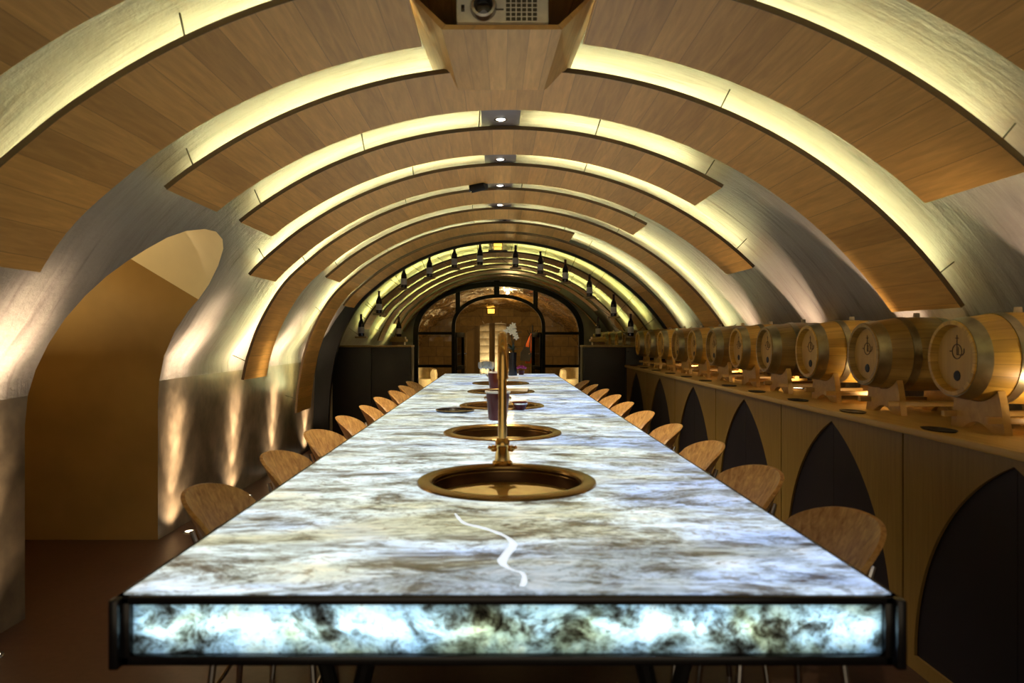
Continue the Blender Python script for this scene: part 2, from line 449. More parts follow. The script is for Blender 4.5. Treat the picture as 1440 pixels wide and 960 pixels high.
parts = {'wall_left': MB(), 'ceiling': MB(), 'wall_right': MB()}
idx = {k: {} for k in parts}
for f in of:
    c = sum((ov[i] for i in f), Vector((0, 0)))/3
    if inside(c, rim): continue
    z = vault(c.x).y
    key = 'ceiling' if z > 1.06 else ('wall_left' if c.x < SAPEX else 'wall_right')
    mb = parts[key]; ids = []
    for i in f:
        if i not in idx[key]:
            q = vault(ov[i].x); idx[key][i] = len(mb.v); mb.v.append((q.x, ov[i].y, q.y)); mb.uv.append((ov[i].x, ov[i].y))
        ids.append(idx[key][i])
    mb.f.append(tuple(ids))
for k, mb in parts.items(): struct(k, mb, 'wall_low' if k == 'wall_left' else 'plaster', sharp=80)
# side passage behind the opening
def p3(q):
    a = vault(q[0]); return Vector((a.x, q[1], a.y))
def ruled(a, b2):
    mb = MB(); n = len(a); mb.add(list(a)+list(b2), [(i, i+1, n+i+1, n+i) for i in range(n-1)]); return mb
DEP = 1.3
def push(q, up): return q+Vector((-DEP, 0, up))
RF = [p3(q) for q in rim_far]; RT = [p3(q) for q in [rim_far[-1]]+rim_top]; RN = [p3(q) for q in [rim_top[-1]]+rim_near]
zt = RF[-1].z; zn = RN[0].z
RFb = [push(q, .60*DEP*max(0, q.z)/zt) for q in RF]; RTb = [push(q, .60*DEP) for q in RT]; RNb = [push(q, .60*DEP*max(0, q.z)/zn) for q in RN]
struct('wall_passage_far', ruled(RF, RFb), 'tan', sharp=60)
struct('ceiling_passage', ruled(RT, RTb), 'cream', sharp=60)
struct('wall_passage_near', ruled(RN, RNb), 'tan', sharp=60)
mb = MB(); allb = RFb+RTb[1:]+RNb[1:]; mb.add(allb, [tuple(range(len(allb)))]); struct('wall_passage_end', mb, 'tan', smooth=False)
mb = MB(); mb.box(-4.2, 3.2, Y0, 21, -.12, 0); struct('floor', mb, 'floor', smooth=False)

# ------------------------------------------------------------------ curved oak ceiling panels with LED strips
PW = .47*HH
def band(mb, s0, s1, y0, y1, o0, o1, n=None):
    n = n or max(2, int((s1-s0)/.06)); vs = []; uvs = []; fs = []
    for i in range(n+1):
        s = s0+(s1-s0)*i/n; a = prof(s, o0); c = prof(s, o1)
        for (q, y) in ((a, y0), (a, y1), (c, y1), (c, y0)): vs.append((q.x, y, q.y)); uvs.append((s, y))
    for i in range(n):
        for k in range(4): fs.append((i*4+k, i*4+(k+1) % 4, (i+1)*4+(k+1) % 4, (i+1)*4+k))
    fs.append((0, 1, 2, 3)); fs.append((n*4+3, n*4+2, n*4+1, n*4))
    return mb.add(vs, fs, uvs)
PANELS = [  # depth (in HH), left end height, right end height, left/right LED inset, label
 (.46, .02, .10, .1, .1, 'curved oak ceiling panel above the viewer, nearest of all'),
 (1.19, -.2, .10, .1, .1, 'curved oak ceiling panel cut off by the top corners of the photo'),
 (1.925, .22, .448, .1, .1, 'wide curved oak ceiling panel sweeping over the projector, cut by the top edge'),
 (2.66, .556, .104, .12, .12, 'curved oak ceiling panel meeting the back of the projector box'),
 (3.425, .555, .72, .12, .18, 'curved oak ceiling panel just behind the first ceiling spot plate'),
 (4.15, .36, .41, .05, .10, 'curved oak ceiling panel between the second and third ceiling spot plates, short of both walls'),
 (4.83, -.29, .758, .04, .22, 'curved oak ceiling panel running low down the left wall to an amber-lit tip'),
 (5.56, .47, -.08, .10, .10, 'curved oak ceiling panel reaching down behind the barrels on the right, short on the left'),
 (6.25, -.67, .90, .22, .10, 'longest oak ceiling panel on the left, almost down to the stools, fifth behind the projector'),
 (6.87, .30, -.08, .10, .10, 'curved oak ceiling panel directly in front of the black steel arch'),
 (8.40, .10, -.05, .05, .3, 'oak ceiling band first behind the black steel arch, behind the bottles'),
 (9.14, .26, .86, .05, .05, 'oak ceiling band second behind the black steel arch'),
 (9.88, -.05, .02, .05, .05, 'oak ceiling band third behind the black steel arch'),
 (10.62, .20, .40, .05, .05, 'oak ceiling band fourth behind the black steel arch'),
 (11.36, -.10, .76, .05, .05, 'oak ceiling band second in front of the glazed arch'),
 (12.06, .10, .0, .05, .05, 'oak ceiling band closest to the glazed arch'),
]
HANG = {2: (.0,), }
for i, (d, zl, zr, il, ir, lab) in enumerate(PANELS):
    y0 = d*HH; y1 = y0+PW*(1 if i < 11 else .86)
    s0, s1 = s_at(-1, zl), s_at(1, zr)
    t = thing('ceiling_panel', lab, 'ceiling panel', (0, 0, 0), 0, 'curved oak panels along the vault')
    mb = MB()
    if i == 2:
        band(mb, s0, SAPEX-.352, y0, y1, 0, .019); band(mb, SAPEX+.284, s1, y0, y1, 0, .019); band(mb, SAPEX-.3519, SAPEX+.2839, y0, 2.40, 0, .019)
    else: band(mb, s0, s1, y0, y1, 0, .019)
    obj('board', mb, 'oak_panel', t, sharp=50)
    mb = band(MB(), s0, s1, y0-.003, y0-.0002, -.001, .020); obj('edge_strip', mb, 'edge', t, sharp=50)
    mb = MB()
    yl = y0+.55*(y1-y0)
    for (a, b2) in ((s0+il, SAPEX-(.42 if i == 2 else .12)), (SAPEX+(.44 if i == 2 else .14), s1-ir)):
        if b2 > a+.1: band(mb, a, b2, yl-.016, yl+.016, .0225, .0245)
    obj('light_strip', mb, 'led' if i < 10 else 'led_dim', t, sharp=50)
    hs = []; s = s0+.14
    while s < s1-.05: hs.append(s); s += (s1-s0-.3)/3.0 if i % 2 else (s1-s0-.25)/4.0
    for s in hs:
        if abs(s-SAPEX) < .40 and i in (2, 3): continue
        a, c = prof(s, .02), prof(s+.015, VOFF+.01); mb = MB()
        mb.tube([(a.x, y0+.05, a.y), (c.x, y0+.10, c.y)], .0032, 6); obj('hanger_rod', mb, 'rod', t)
    i_ = i

# grey plates with a spot in the first gaps
apx = prof(SAPEX).y
gaps = [(3, 4, 'grey ceiling plate with a white spot, nearest behind the projector'),
        (4, 5, 'grey ceiling plate with a white spot, second behind the projector'),
        (5, 6, 'grey ceiling plate with a white spot beside the small black camera'),
        (6, 7, 'grey ceiling plate with a white spot, fourth and farthest of the lit ones')]
gx = .012
for a, b2, lab in gaps:
    ya = PANELS[a][0]*HH+PW; yb = PANELS[b2][0]*HH; yc = (ya+yb)/2
    t = thing('spot_plate', lab, 'ceiling light', (gx, yc, apx+.024), 0, 'grey spot plates along the ridge')
    mb = MB(); mb.box(-.105, .105, -(yb-ya)/2-.05, (yb-ya)/2+.11, 0, .05, .004); obj('plate', mb, 'box_grey', t)
    mb = MB(); mb.lathe([(.024,-.001),(.034,-.001),(.036,-.006),(.030,-.008),(.024,-.004)], 24, Matrix.Translation((0,.055,0)), closed=True); obj('trim_ring', mb, 'chrome', t)
    mb = MB(); mb.lathe([(0,-.003),(.024,-.003),(.024,.0),(0,.0)], 24, Matrix.Translation((0,.055,0))); obj('lens', mb, 'spot', t)
    light('SPOT', 'spot_light', (0, .055, -.02), 48, (1,.84,.62), t, spot_size=math.radians(104), spot_blend=.6, shadow_soft_size=.02)
t = thing('spot_plate', 'unlit narrow grey plate behind the farthest lit spot plate', 'ceiling light', (.02, 7.23, apx+.024), 0, None)
mb = MB(); mb.box(-.02, .10, -.11, .12, 0, .05, .004); obj('plate', mb, 'box_grey', t)
mb = MB(); mb.lathe([(0,-.004),(.02,-.004),(.02,0),(0,0)], 16, Matrix.Translation((.04,0,0))); obj('lens', mb, 'black', t)
# small black camera on the ridge
c = at(672, 263, 5.42)
t = thing('security_camera', 'small black camera hanging in the gap beside the third spot plate', 'camera', (c.x, c.y, c.z))
mb = MB(); mb.tube([(-.05,.0,-.01),(.06,-.05,.01)], [.036,.04], 16); obj('housing', mb, 'black', t)
mb = MB(); mb.tube([(0,-.02,.02),(0,.0,.16)], .01, 8); obj('bracket', mb, 'black', t)
mb = MB(); mb.lathe([(.0,0),(.026,0),(.03,.012),(0,.012)], 16, Matrix.Translation((-.052,.0,-.01)) @ Matrix.Rotation(-PI/2, 4, 'Y')); obj('lens', mb, 'lens', t)

# ------------------------------------------------------------------ projector and its oak box
t = thing('projector_box', 'tapered oak housing under the vault holding the white projector', 'housing', (0, 0, 0))
yf, yb = 2.42, 3.32
def ring(y, zb, zt_, hb, ht, cx=.012):
    return [(cx-hb, y, zb), (cx+hb, y, zb), (cx+ht, y, zt_), (cx-ht, y, zt_)]
fo = ring(yf, 1.33+.4325*yf, apx+.03, .205, .345); bo = ring(yb, apx-.012, apx+.03, .20, .30)
th = .016
fi = ring(yf, 1.33+.4325*yf+th, apx+.025, .192, .33); bi = ring(yf+.5, 1.33+.4325*yf+.07, apx+.025, .185, .28)
mb = MB()
# underside and flanks as separate plank faces with their own uv
def face(mb, ps, uvs): mb.add(ps, [tuple(range(len(ps)))], uvs)
for (i, j) in ((0, 1), (1, 2), (3, 0)):
    ps = [fo[i], fo[j], bo[j], bo[i]]; w = (Vector(fo[j])-Vector(fo[i])).length
    face(mb, ps, [(0, yf), (w, yf), (w*.98, yb), (.0, yb)])
for (i, j) in ((0, 1), (1, 2), (3, 0)):
    face(mb, [fo[j], fo[i], fi[i], fi[j]], [(0,0),(.1,0),(.1,.02),(0,.02)])
    face(mb, [fi[j], fi[i], bi[i], bi[j]], [(0,0),(.3,0),(.3,.5),(0,.5)])
face(mb, [fo[3], fo[2], bo[2], bo[3]], [(0,yf),(.6,yf),(.6,yb),(0,yb)])
face(mb, [bi[0], bi[1], bi[2], bi[3]], [(0,0),(.4,0),(.4,.2),(0,.2)])
obj('shell', mb, 'oak_box', t, smooth=False, flip_check=False)
pz = 1.33+.4325*yf+th+.062
t = thing('projector', 'white projector with a big lens and a square vent grid, inside the oak box', 'projector', (.014, 2.5, pz-.04))
mb = MB(); mb.box(-.16, .16, -.05, .22, -.002, .105, .012); obj('case', mb, 'white_plastic', t)
mb = MB(); Mx = Matrix.Translation((-.066, -.05, .050)) @ Matrix.Rotation(PI/2, 4, 'X')
mb.lathe([(.046,-.01),(.046,.012),(.041,.024),(.033,.026),(.03,.012),(.03,-.01)], 32, Mx, closed=True); lr = obj('lens_barrel', mb, 'ring', t)
mb = MB(); mb.lathe([(0,.013),(.018,.011),(.03,.006),(.03,-.004),(0,-.004)], 32, Mx); obj('lens', mb, 'lens', lr)
mb = MB()
for a in range(6):
    for c in range(6): mb.box(.0+.012+a*.0185, .0+.026+a*.0185, -.0525, -.048, .006+c*.0155, .017+c*.0155, .001)
obj('vent_grid', mb, 'vent', t, smooth=False)
mb = MB(); mb.box(-.143,-.131,-.053,-.048,.036,.060,.002); obj('sensor_window', mb, 'lens', t)
mb = MB(); mb.box(-.026,.004,-.0515,-.048,.041,.047,.001); obj('name_plate', mb, 'vent', t)

# ------------------------------------------------------------------ black steel arch, ridge sign, low partitions
mb = MB(); band(mb, s_at(-1, -1.12), s_at(1, -.30), 8.60, 8.68, -.02, VOFF+.03, 120)
o = obj('steel_arch', mb, 'black', None, sharp=50); tag(o, 'black steel arch lining the vault above the two low dark partitions', 'arch')
c = at(700, 346, 9.0)
t = thing('exit_sign', 'clear ceiling sign box with an amber panel at the ridge behind the steel arch', 'exit sign', (c.x, c.y, c.z))
mb = MB(); mb.box(-.11,.11,-.02,.02,-.055,.055,.006); obj('glass_box', mb, 'crystal', t)
mb = MB(); mb.box(-.05,.05,-.030,-.022,-.005,.030,.002); mb.box(-.045,.045,-.030,-.022,-.045,-.018,.002); obj('lit_panel', mb, 'exit', t)
mb = MB(); mb.box(-.12,.12,-.03,.03,-.068,-.055,.003); mb.box(-.10,.10,-.03,.03,.055,.070,.003); obj('frame', mb, 'black', t)
mb = MB(); mb.tube([(0,0,.06),(0,0,.25)], .01, 8); obj('bracket', mb, 'black', t)
def partition(x0, x1, lab):
    xc = (x0+x1)/2; w = (x1-x0)/2
    t = thing('low_partition', lab, 'cabinet', (xc, 9.225, 0))
    mb = MB(); mb.box(-w, w, .02, .34, 0, 1.20, .004); obj('body', mb, 'cabinet_dark', t)
    mb = MB(); mb.box(-w-.004, w+.004, -.012, .35, 1.20, 1.225, .004); obj('top_board', mb, 'counter_wood', t)
    for k in range(2):
        a, c = (-w+.01, -.003) if k == 0 else (.003, w-.01)
        mb = MB(); mb.box(a, c, 0, .02, .05, 1.19, .003); d = obj('door', mb, 'cabinet_dark', t)
        mb = MB(); mb.lathe([(0,-.02),(.011,-.018),(.013,-.006),(.006,0),(0,0)], 16, Matrix.Translation((-.03 if k == 0 else .03,0,1.14)) @ Matrix.Rotation(-PI/2, 4, 'X') @ Matrix.Scale(-1, 4, (0,0,1))); 
        if k == 1: obj('knob', mb, 'chrome', d)
partition(-2.16, -1.135, 'low charcoal partition cabinet at the left wall, below the bottle arch')
partition(1.10, 2.2, 'low charcoal partition cabinet at the far end of the barrel counter')

# ------------------------------------------------------------------ the back-lit table
TX0, TX1, TY0, TY1, TZ = -.637, .667, 1.186, 8.39, .90
sinks = [(.024, 2.12), (.018, 3.20), (.02, 4.45), (.02, 5.60), (.02, 6.6)]
tb = thing('tasting_table', 'long backlit stone tasting table with a black steel frame down the middle of the cellar', 'table', (0, 0, 0))
circ = [[(x+.25*math.cos(2*PI*k/48), y+.25*math.sin(2*PI*k/48)) for k in range(48)] for x, y in sinks]
mb = MB(); mb.prism([(TX0+.008,TY0+.008),(TX1-.008,TY0+.008),(TX1-.008,TY1-.008),(TX0+.008,TY1-.008)], TZ-.016, TZ, 'Z', circ)
obj('table_top', mb, 'onyx', tb, sharp=30)
zf0, zf1 = 1.33-.447*TY0, 1.33-.376*TY0
zb = .783
mb = MB()
mb.box(TX0-.004, TX1+.004, TY0-.004, TY0+.02, zf1, TZ-.002, .003); mb.box(TX0-.004, TX1+.004, TY0-.004, TY0+.02, zb, zf0, .003)
for x in (TX0-.004, TX1-.024): mb.box(x, x+.028, TY0-.004, TY0+.02, zb, TZ-.002, .003)
for x in (TX0-.004, TX1-.012):
    mb.box(x, x+.016, TY0, TY1, zf1, TZ-.002, .003); mb.box(x, x+.016, TY0, TY1, zb, zf0, .003)
    for k in range(8): y = TY0+(TY1-TY0)*k/7; mb.box(x, x+.016, y-.02, y+.02, zb, TZ-.002, .003)
mb.box(TX0-.004, TX1+.004, TY1-.02, TY1+.004, zb, TZ-.002, .003)
mb.box(TX0, TX1, TY0+.01, TY1, zb, zb+.012)
obj('steel_frame', mb, 'black_gloss', tb, sharp=30)
mb = MB(); mb.box(TX0+.018, TX1-.018, TY0+.008, TY0+.012, zf0-.004, zf1+.004); obj('front_stone', mb, 'onyx_front', tb, smooth=False)
for x in (TX0+.006, TX1-.008):
    mb = MB(); mb.box(x, x+.003, TY0+.02, TY1-.02, zf0, zf1); obj('side_stone', mb, 'onyx', tb, smooth=False)
mb = MB(); mb.box(TX0+.02, TX1-.02, TY0+.075, TY0+.08, zb+.012, TZ-.018); mb.box(TX0+.02, TX1-.02, TY0+.02, TY0+.08, zb+.012, zb+.016); mb.box(TX0+.02, TX1-.02, TY0+.02, TY0+.08, TZ-.022, TZ-.018)
obj('light_box', mb, 'cavity', tb, smooth=False)
mb = MB(); zm = (zf0+zf1)/2+.003; mb.tube([(TX0+.03, TY0+.030, zm), (TX1-.03, TY0+.030, zm)], .0065, 12); obj('light_tube', mb, 'tube', tb)
# white vein through the stone near the front
vp = [(640,722),(652,735),(675,741),(697,748),(714,756),(722,766),(713,778),(706,790),(718,800),(735,806),(737,818),(733,824)]
vw = [.004,.007,.010,.009,.006,.012,.016,.014,.003,.005,.009,.005]
vs = []; fs = []
pt = []
for (x, y) in vp:
    Y = (EYE-TZ)*F/(y-474); pt.append(Vector(((x-701)*Y/F, Y)))
vw = [w*.62 for w in vw]; nv_ = catmull([(p.x, p.y) for p in pt], 4); vw = [vw[min(i//4, 11)]*(1-(i%4)/4)+vw[min(i//4+1, 11)]*((i%4)/4)+random.uniform(-.0012,.0012) for i in range(len(nv_))]; pt = [Vector(q_) for q_ in nv_]
for i, p in enumerate(pt):
    tt = (pt[min(i+1, len(pt)-1)]-pt[max(i-1, 0)]).normalized(); nn_ = Vector((-tt.y, tt.x))*vw[i]
    vs += [(p.x+nn_.x, p.y+nn_.y, TZ+.0006), (p.x-nn_.x, p.y-nn_.y, TZ+.0006), (p.x+nn_.x, p.y+nn_.y, TZ-.002), (p.x-nn_.x, p.y-nn_.y, TZ-.002)]
for i in range(len(pt)-1):
    o_ = i*4; fs += [(o_, o_+1, o_+5, o_+4), (o_+2, o_+6, o_+7, o_+3), (o_, o_+4, o_+6, o_+2), (o_+1, o_+3, o_+7, o_+5)]
mb = MB(); mb.add(vs, fs); obj('white_vein', mb, 'vein', tb, smooth=False)
for y in (1.62, 3.6, 5.9, 7.9):
    for sx_ in (-1, 1):
        mb = MB(); x = .015+sx_*.36
        mb.tube([(x-.09*sx_, y, zb), (x, y, .40), (x+.02*sx_, y, .0)], [.022,.02,.02], 10); mb.tube([(x+.10*sx_, y, zb), (x, y, .40)], .018, 10)
        mb.box(x+.02*sx_-.05, x+.02*sx_+.05, y-.05, y+.05, 0, .012, .003)
        obj('leg', mb, 'black', tb)
# sinks
first = None
slabs = ['bronze round sink nearest the viewer with the tall tap behind it', 'second round bronze sink from the front, dark inside', 'third round sink from the front, under the burgundy bucket',
         'fourth round sink from the front in the table', 'farthest round sink in the table']
for i, (x, y) in enumerate(sinks):
    if first is None:
        first = thing('sink', slabs[0], 'sink', (x, y, TZ), 0, 'round sinks down the table')
        mb = MB(); mb.lathe([(.218,-.012),(.222,.004),(.230,.010),(.255,.010),(.264,.006),(.266,.0005),(.25,.0005)], 64, closed=False); obj('rim', mb, 'rim', first)
        mb = MB(); mb.lathe([(.219,-.002),(.217,-.040),(.213,-.0455),(.213,-.052),(.2245,-.045),(.2245,-.002)], 64, closed=True); obj('basin_wall', mb, 'basin_dark', first)
        mb = MB(); mb.lathe([(.2125,-.045),(.10,-.047),(.02,-.049),(.02,-.052),(.2125,-.052)], 64, closed=True); obj('basin_floor', mb, 'copper', first)
        mb = MB(); mb.lathe([(0,-.044),(.018,-.045),(.026,-.047),(.026,-.051),(0,-.051)], 24); obj('drain', mb, 'chrome', first)
    else:
        dup(first, (x, y, TZ), 0, slabs[i])
# tap
t = thing('tap', 'tall gooseneck brass tap at the back of the nearest sink', 'tap', (.013, 2.365, TZ+.010))
mb = MB(); mb.lathe([(0,0),(.034,0),(.034,.006),(.026,.012),(.022,.05),(.024,.055),(.024,.075),(.017,.085),(0,.085)], 24); bd = obj('base', mb, 'brass', t)
pts_ = [(0,0,.07),(0,0,.20),(0,0,.30),(0,0,.36)]
rs_ = [.015,.014,.0145,.015]
for k in range(1, 10):
    a = PI*k/9; pts_.append((0,-.075+.075*math.cos(a), .36+.065*math.sin(a))); rs_.append(.0155)
pts_ += [(0,-.15,.33),(0,-.15,.29)]; rs_ += [.0165,.0175]
mb = MB(); mb.tube(pts_, rs_, 18); obj('spout', mb, 'brass', t)
for sx_ in (-1, 1):
    mb = MB(); mb.tube([(.016*sx_,0,.045),(.036*sx_,0,.05),(.046*sx_,-.004,.056)], [.007,.006,.006], 10); mb.ico((.030*sx_,-.0,.05), .012, 2); obj('handle', mb, 'brass', t)

# ------------------------------------------------------------------ things on the table
def on_table(px, py):
    Y = (EYE-TZ)*F/(py-474); return Vector(((px-701)*Y/F, Y, TZ))
def bucket(px, py, h, r, lab):
    q = on_table(px, py); t = thing('ice_bucket', lab, 'bucket', q, 0, 'burgundy buckets on the table')
    mb = MB(); mb.lathe([(0,.0),(r*.72,.0),(r*.78,.006),(r,h-.008),(r*1.03,h),(r*.97,h+.001),(r*.93,h-.006),(r*.70,.012),(0,.012)], 32); obj('body', mb, 'red', t)
    mb = MB(); mb.lathe([(r*.95,h-.01),(r*1.07,h-.008),(r*1.08,h+.002),(r*.98,h+.003)], 32, closed=True); obj('rim_band', mb, 'paper', t)
    for sx_ in (-1,1): mb = MB(); mb.ico((sx_*r*.98,-.01,h*.75), .012, 2); obj('lug', mb, 'chrome', t)
    return t
bucket(700, 590, .150, .062, 'burgundy bucket half hidden behind the tap, between second and third sinks')
bucket(696, 546, .140, .06, 'smaller-looking burgundy bucket farther back on the table')
q = on_table(731, 576)
t = thing('snack_bowl', 'small dark glass bowl on the table right of the bucket', 'bowl', q)
mb = MB(); mb.lathe([(0,0),(.028,0),(.032,.005),(.046,.040),(.049,.046),(.045,.045),(.028,.010),(0,.008)], 28); obj('body', mb, 'red', t)
mb = MB(); mb.lathe([(.040,.030),(.0465,.034),(.0485,.042),(.046,.043)], 28, closed=True); obj('silver_band', mb, 'chrome', t)
def napkin(px, py, w, d, rz, lab):
    q = on_table(px, py); t = thing('napkin_stack', lab, 'napkins', q, rz, 'white napkins on the table')
    for k in range(3):
        mb = MB(); mb.box(-w/2, w/2, -d/2, d/2, .001+k*.009, .009+k*.009, .003, Matrix.Rotation(.12*k, 4, 'Z')); obj('napkin', mb, 'paper', t)
napkin(724, 568, .13, .11, .3, 'white folded napkins just right of the tap, beside the dark bowl')
napkin(728, 549.5, .17, .12, -.2, 'white folded napkins by the fourth sink')
napkin(716, 533, .16, .12, .1, 'white folded napkins farthest back near the orchid')
q = on_table(640, 579)
t = thing('tray', 'flat dark round tray lying left of centre on the table', 'tray', q)
mb = MB(); mb.lathe([(0,.001),(.10,.001),(.108,.004),(.111,.013),(.107,.013),(.102,.006),(0,.005)], 40); obj('dish', mb, 'black_gloss', t)
mb = MB(); mb.lathe([(.106,.0125),(.112,.0125),(.112,.0155),(.106,.0155)], 40, closed=True); obj('edge', mb, 'rim', t)
# glasses
gl = None; gpos = [(676,527.5),(680,526.5),(684,527.8),(688,526.6),(692,527.6),(682,525.6),(687,525.7)]
glab = ['leftmost','second from left front','front middle','second from right front','rightmost','rear left','rear right']
for i, (px, py) in enumerate(gpos):
    q = on_table(px, py)
    if gl is None:
        gl = thing('wine_glass', 'x', 'glass', q, 0, 'crystal glasses at the far end of the table')
        mb = MB(); mb.lathe([(0,0),(.030,0),(.030,.003),(.006,.006),(.0035,.012),(.0035,.06),(.006,.068)], 20); obj('foot', mb, 'crystal', gl)
        mb = MB(); mb.lathe([(.006,.068),(.024,.085),(.031,.105),(.029,.140),(.026,.150),(.0245,.150),(.0275,.138),(.029,.105),(.022,.088),(.0,.074)], 20); obj('bowl', mb, 'crystal', gl); g = gl
    else: g = dup(gl, q, 0)
    g['label'] = 'crystal wine glass, %s of the far cluster left of the tap' % glab[i]
# orchid and magenta posy
q = on_table(721, 527.8)
t = thing('orchid_vase', 'white orchid spray in a tall dark vase at the far end of the table', 'flowers', q)
mb = MB(); mb.lathe([(0,0),(.05,0),(.052,.01),(.040,.12),(.046,.26),(.041,.26),(.034,.12),(0,.02)], 24); obj('vase', mb, 'black_gloss', t)
rnd = random.Random(3)
for (dx, dz, x1) in ((.0,.50,-.03),(.01,.46,.02)):
    mb = MB(); mb.tube([(dx,0,.2),(dx*1.3,0,.36),(x1,-.02,dz+.02),(x1+.08,-.03,dz+.03)], [.007,.006,.005,.004], 8); obj('stem', mb, 'stem', t)
mb = MB()
for k in range(7):
    a = k*2*PI/7+.3; p0 = Vector((0,0,.27)); d = Vector((math.cos(a)*.5, math.sin(a)*.5, 1)).normalized(); ln = .09+.03*(k % 3)
    sd = Vector((-math.sin(a), math.cos(a), 0))
    vs = []; 
    for j in range(5):
        tt = j/4; c_ = p0+d*ln*tt+Vector((math.cos(a), math.sin(a), -1.0))*(.05*tt*tt); w = .013*math.sin(PI*min(.97, tt*.85+.12))
        vs += [c_-sd*w, c_+sd*w, c_+sd*w+Vector((0,0,.003)), c_-sd*w+Vector((0,0,.003))]
    fs = []
    for j in range(4):
        for kk in range(4): fs.append((j*4+kk, j*4+(kk+1) % 4, (j+1)*4+(kk+1) % 4, (j+1)*4+kk))
    fs += [(0,1,2,3),(16,17,18,19)]
    mb.add(vs, fs)
obj('leaves', mb, 'stem', t)
for k, (px, py) in enumerate(((716,462),(720,459),(723,463),(719,467),(724,469),(711,466),(726,474),(722,457))):
    c_ = at(px, py, q.y-.02)-q; mb = MB()
    for j in range(5):
        a = 2*PI*j/5+k; ax = Vector((math.cos(a), -.25, math.sin(a)))
        R_ = Matrix.Translation(c_+ax*.017) @ Matrix.Rotation(-a, 4, 'Y')
        bm = bmesh.new(); bmesh.ops.create_icosphere(bm, subdivisions=1, radius=1)
        for v in bm.verts: v.co = R_ @ Vector((v.co.x*.020, v.co.y*.006, v.co.z*.012))
        bm.verts.index_update(); mb.add([v.co.copy() for v in bm.verts], [[v.index for v in f.verts] for f in bm.faces]); bm.free()
    obj('blossom', mb, 'petal', t)
q = on_table(733, 526.8)
t = thing('posy', 'small magenta flower posy in a pot beside the orchid', 'flowers', q)
mb = MB(); mb.lathe([(0,0),(.028,0),(.038,.05),(.034,.05),(.025,.008),(0,.006)], 20); obj('pot', mb, 'red', t)
for k in range(14):
    a = k*2.4; r = .048*math.sqrt((k+.5)/14); mb = MB(); mb.ico((r*math.cos(a), r*math.sin(a), .072+.03*math.cos(r*28)), .017, 1, (1,1,.8)); obj('bloom', mb, 'pink', t)

# ------------------------------------------------------------------ stools
def make_stool():
    t = thing('stool', 'x', 'stool', (0,0,0), 0, 'zebrano stools along the table')
    # wrap-round plywood back: outer radius about z, opening towards +Y (the table)
    nu, nv = 28, 12; vs = []; fs = []
    R0 = .30
    def pt(u, v, off):
        ph = u*.86
        w = max(0.0, 1-abs(u)**2.6)**.5
        h = .068*w
        z = .782+h*v*(1 if v > 0 else .95)-.025*abs(u)**2.2
        r = R0+off; back = .52*(z-.70)
        return Vector((r*math.sin(ph)*(1+.5*(z-.78)), -.165-off+(R0)*(1-math.cos(ph))*.9-back, z))
    for off in (0, .012):
        for i in range(nu+1):
            for j in range(nv+1): vs.append(pt(-1+2*i/nu, -1+2*j/nv, off))
    m_ = (nu+1)*(nv+1)
    for i in range(nu):
        for j in range(nv):
            a = i*(nv+1)+j; fs.append((a, a+nv+1, a+nv+2, a+1)); fs.append((m_+a, m_+a+1, m_+a+nv+2, m_+a+nv+1))
    bd_ = [i*(nv+1) for i in range(nu+1)]+[nu*(nv+1)+j for j in range(1, nv+1)]+[i*(nv+1)+nv for i in range(nu-1,-1,-1)]+[j for j in range(nv-1,0,-1)]
    for k in range(len(bd_)):
        a, c_ = bd_[k], bd_[(k+1) % len(bd_)]; fs.append((a, c_, m_+c_, m_+a))
    mb = MB(); mb.add(vs, fs); obj('backrest', mb, 'seat_wood', t, sharp=50)
    n = 36; vs = []; fs = []
    rows = [(.0,.640),(.5,.638),(.85,.640),(.97,.648),(1.0,.644),(.99,.632),(.9,.624),(0,.622)]
    for k in range(n):
        a = 2*PI*k/n; ex = (abs(math.cos(a))**3+abs(math.sin(a))**3)**(-1/3)
        for (r, z) in rows: vs.append((.215*r*ex*math.cos(a), .20*r*ex*math.sin(a)+.02, z))
    m_ = len(rows)
    for k in range(n):
        for i in range(m_-1): k2 = (k+1) % n; fs.append((k*m_+i, k2*m_+i, k2*m_+i+1, k*m_+i+1))
    mb = MB(); mb.add(vs, fs); obj('seat', mb, 'seat_wood', t, sharp=50)
    for sx_ in (-1, 1):
        mb = MB(); mb.tube([(.14*sx_,-.10,.630),(.14*sx_,-.155,.65),(.13*sx_,-.192,.75)], .010, 10); obj('back_support', mb, 'chrome', t)
        for sy in (-1, 1):
            mb = MB(); mb.tube([(.13*sx_,.02+.12*sy,.628),(.16*sx_,.02+.15*sy,.30),(.19*sx_,.02+.18*sy,.0)], .011, 10); obj('leg', mb, 'chrome', t)
    mb = MB(); ps = [(.165*a_, .02+.155*b_, .26) for a_, b_ in ((1,1),(-1,1),(-1,-1),(1,-1),(1,1))]; mb.tube(ps, .008, 8); obj('foot_rail', mb, 'chrome', t)
    return t
st0 = make_stool(); used = False
RS = [1.93+.665*i for i in range(10)]; LS = [2.28+.68*i for i in range(9)]
for i, y in enumerate(RS):
    lab = 'zebrano shell stool on the barrel side of the table, %s from the front' % ORD[i]
    jit = random.uniform(-.10, .10); x = .755+random.uniform(-.015,.015)
    if not used: st0.location = (x, y, 0); st0.rotation_euler = (0,0,PI/2+jit); st0['label'] = lab; used = True
    else: dup(st0, (x, y, 0), PI/2+jit, lab)
for i, y in enumerate(LS):
    dup(st0, (-.735+random.uniform(-.015,.015), y, 0), -PI/2+random.uniform(-.10,.10), 'zebrano shell stool on the plain wall side of the table, %s from the front' % ORD[i])

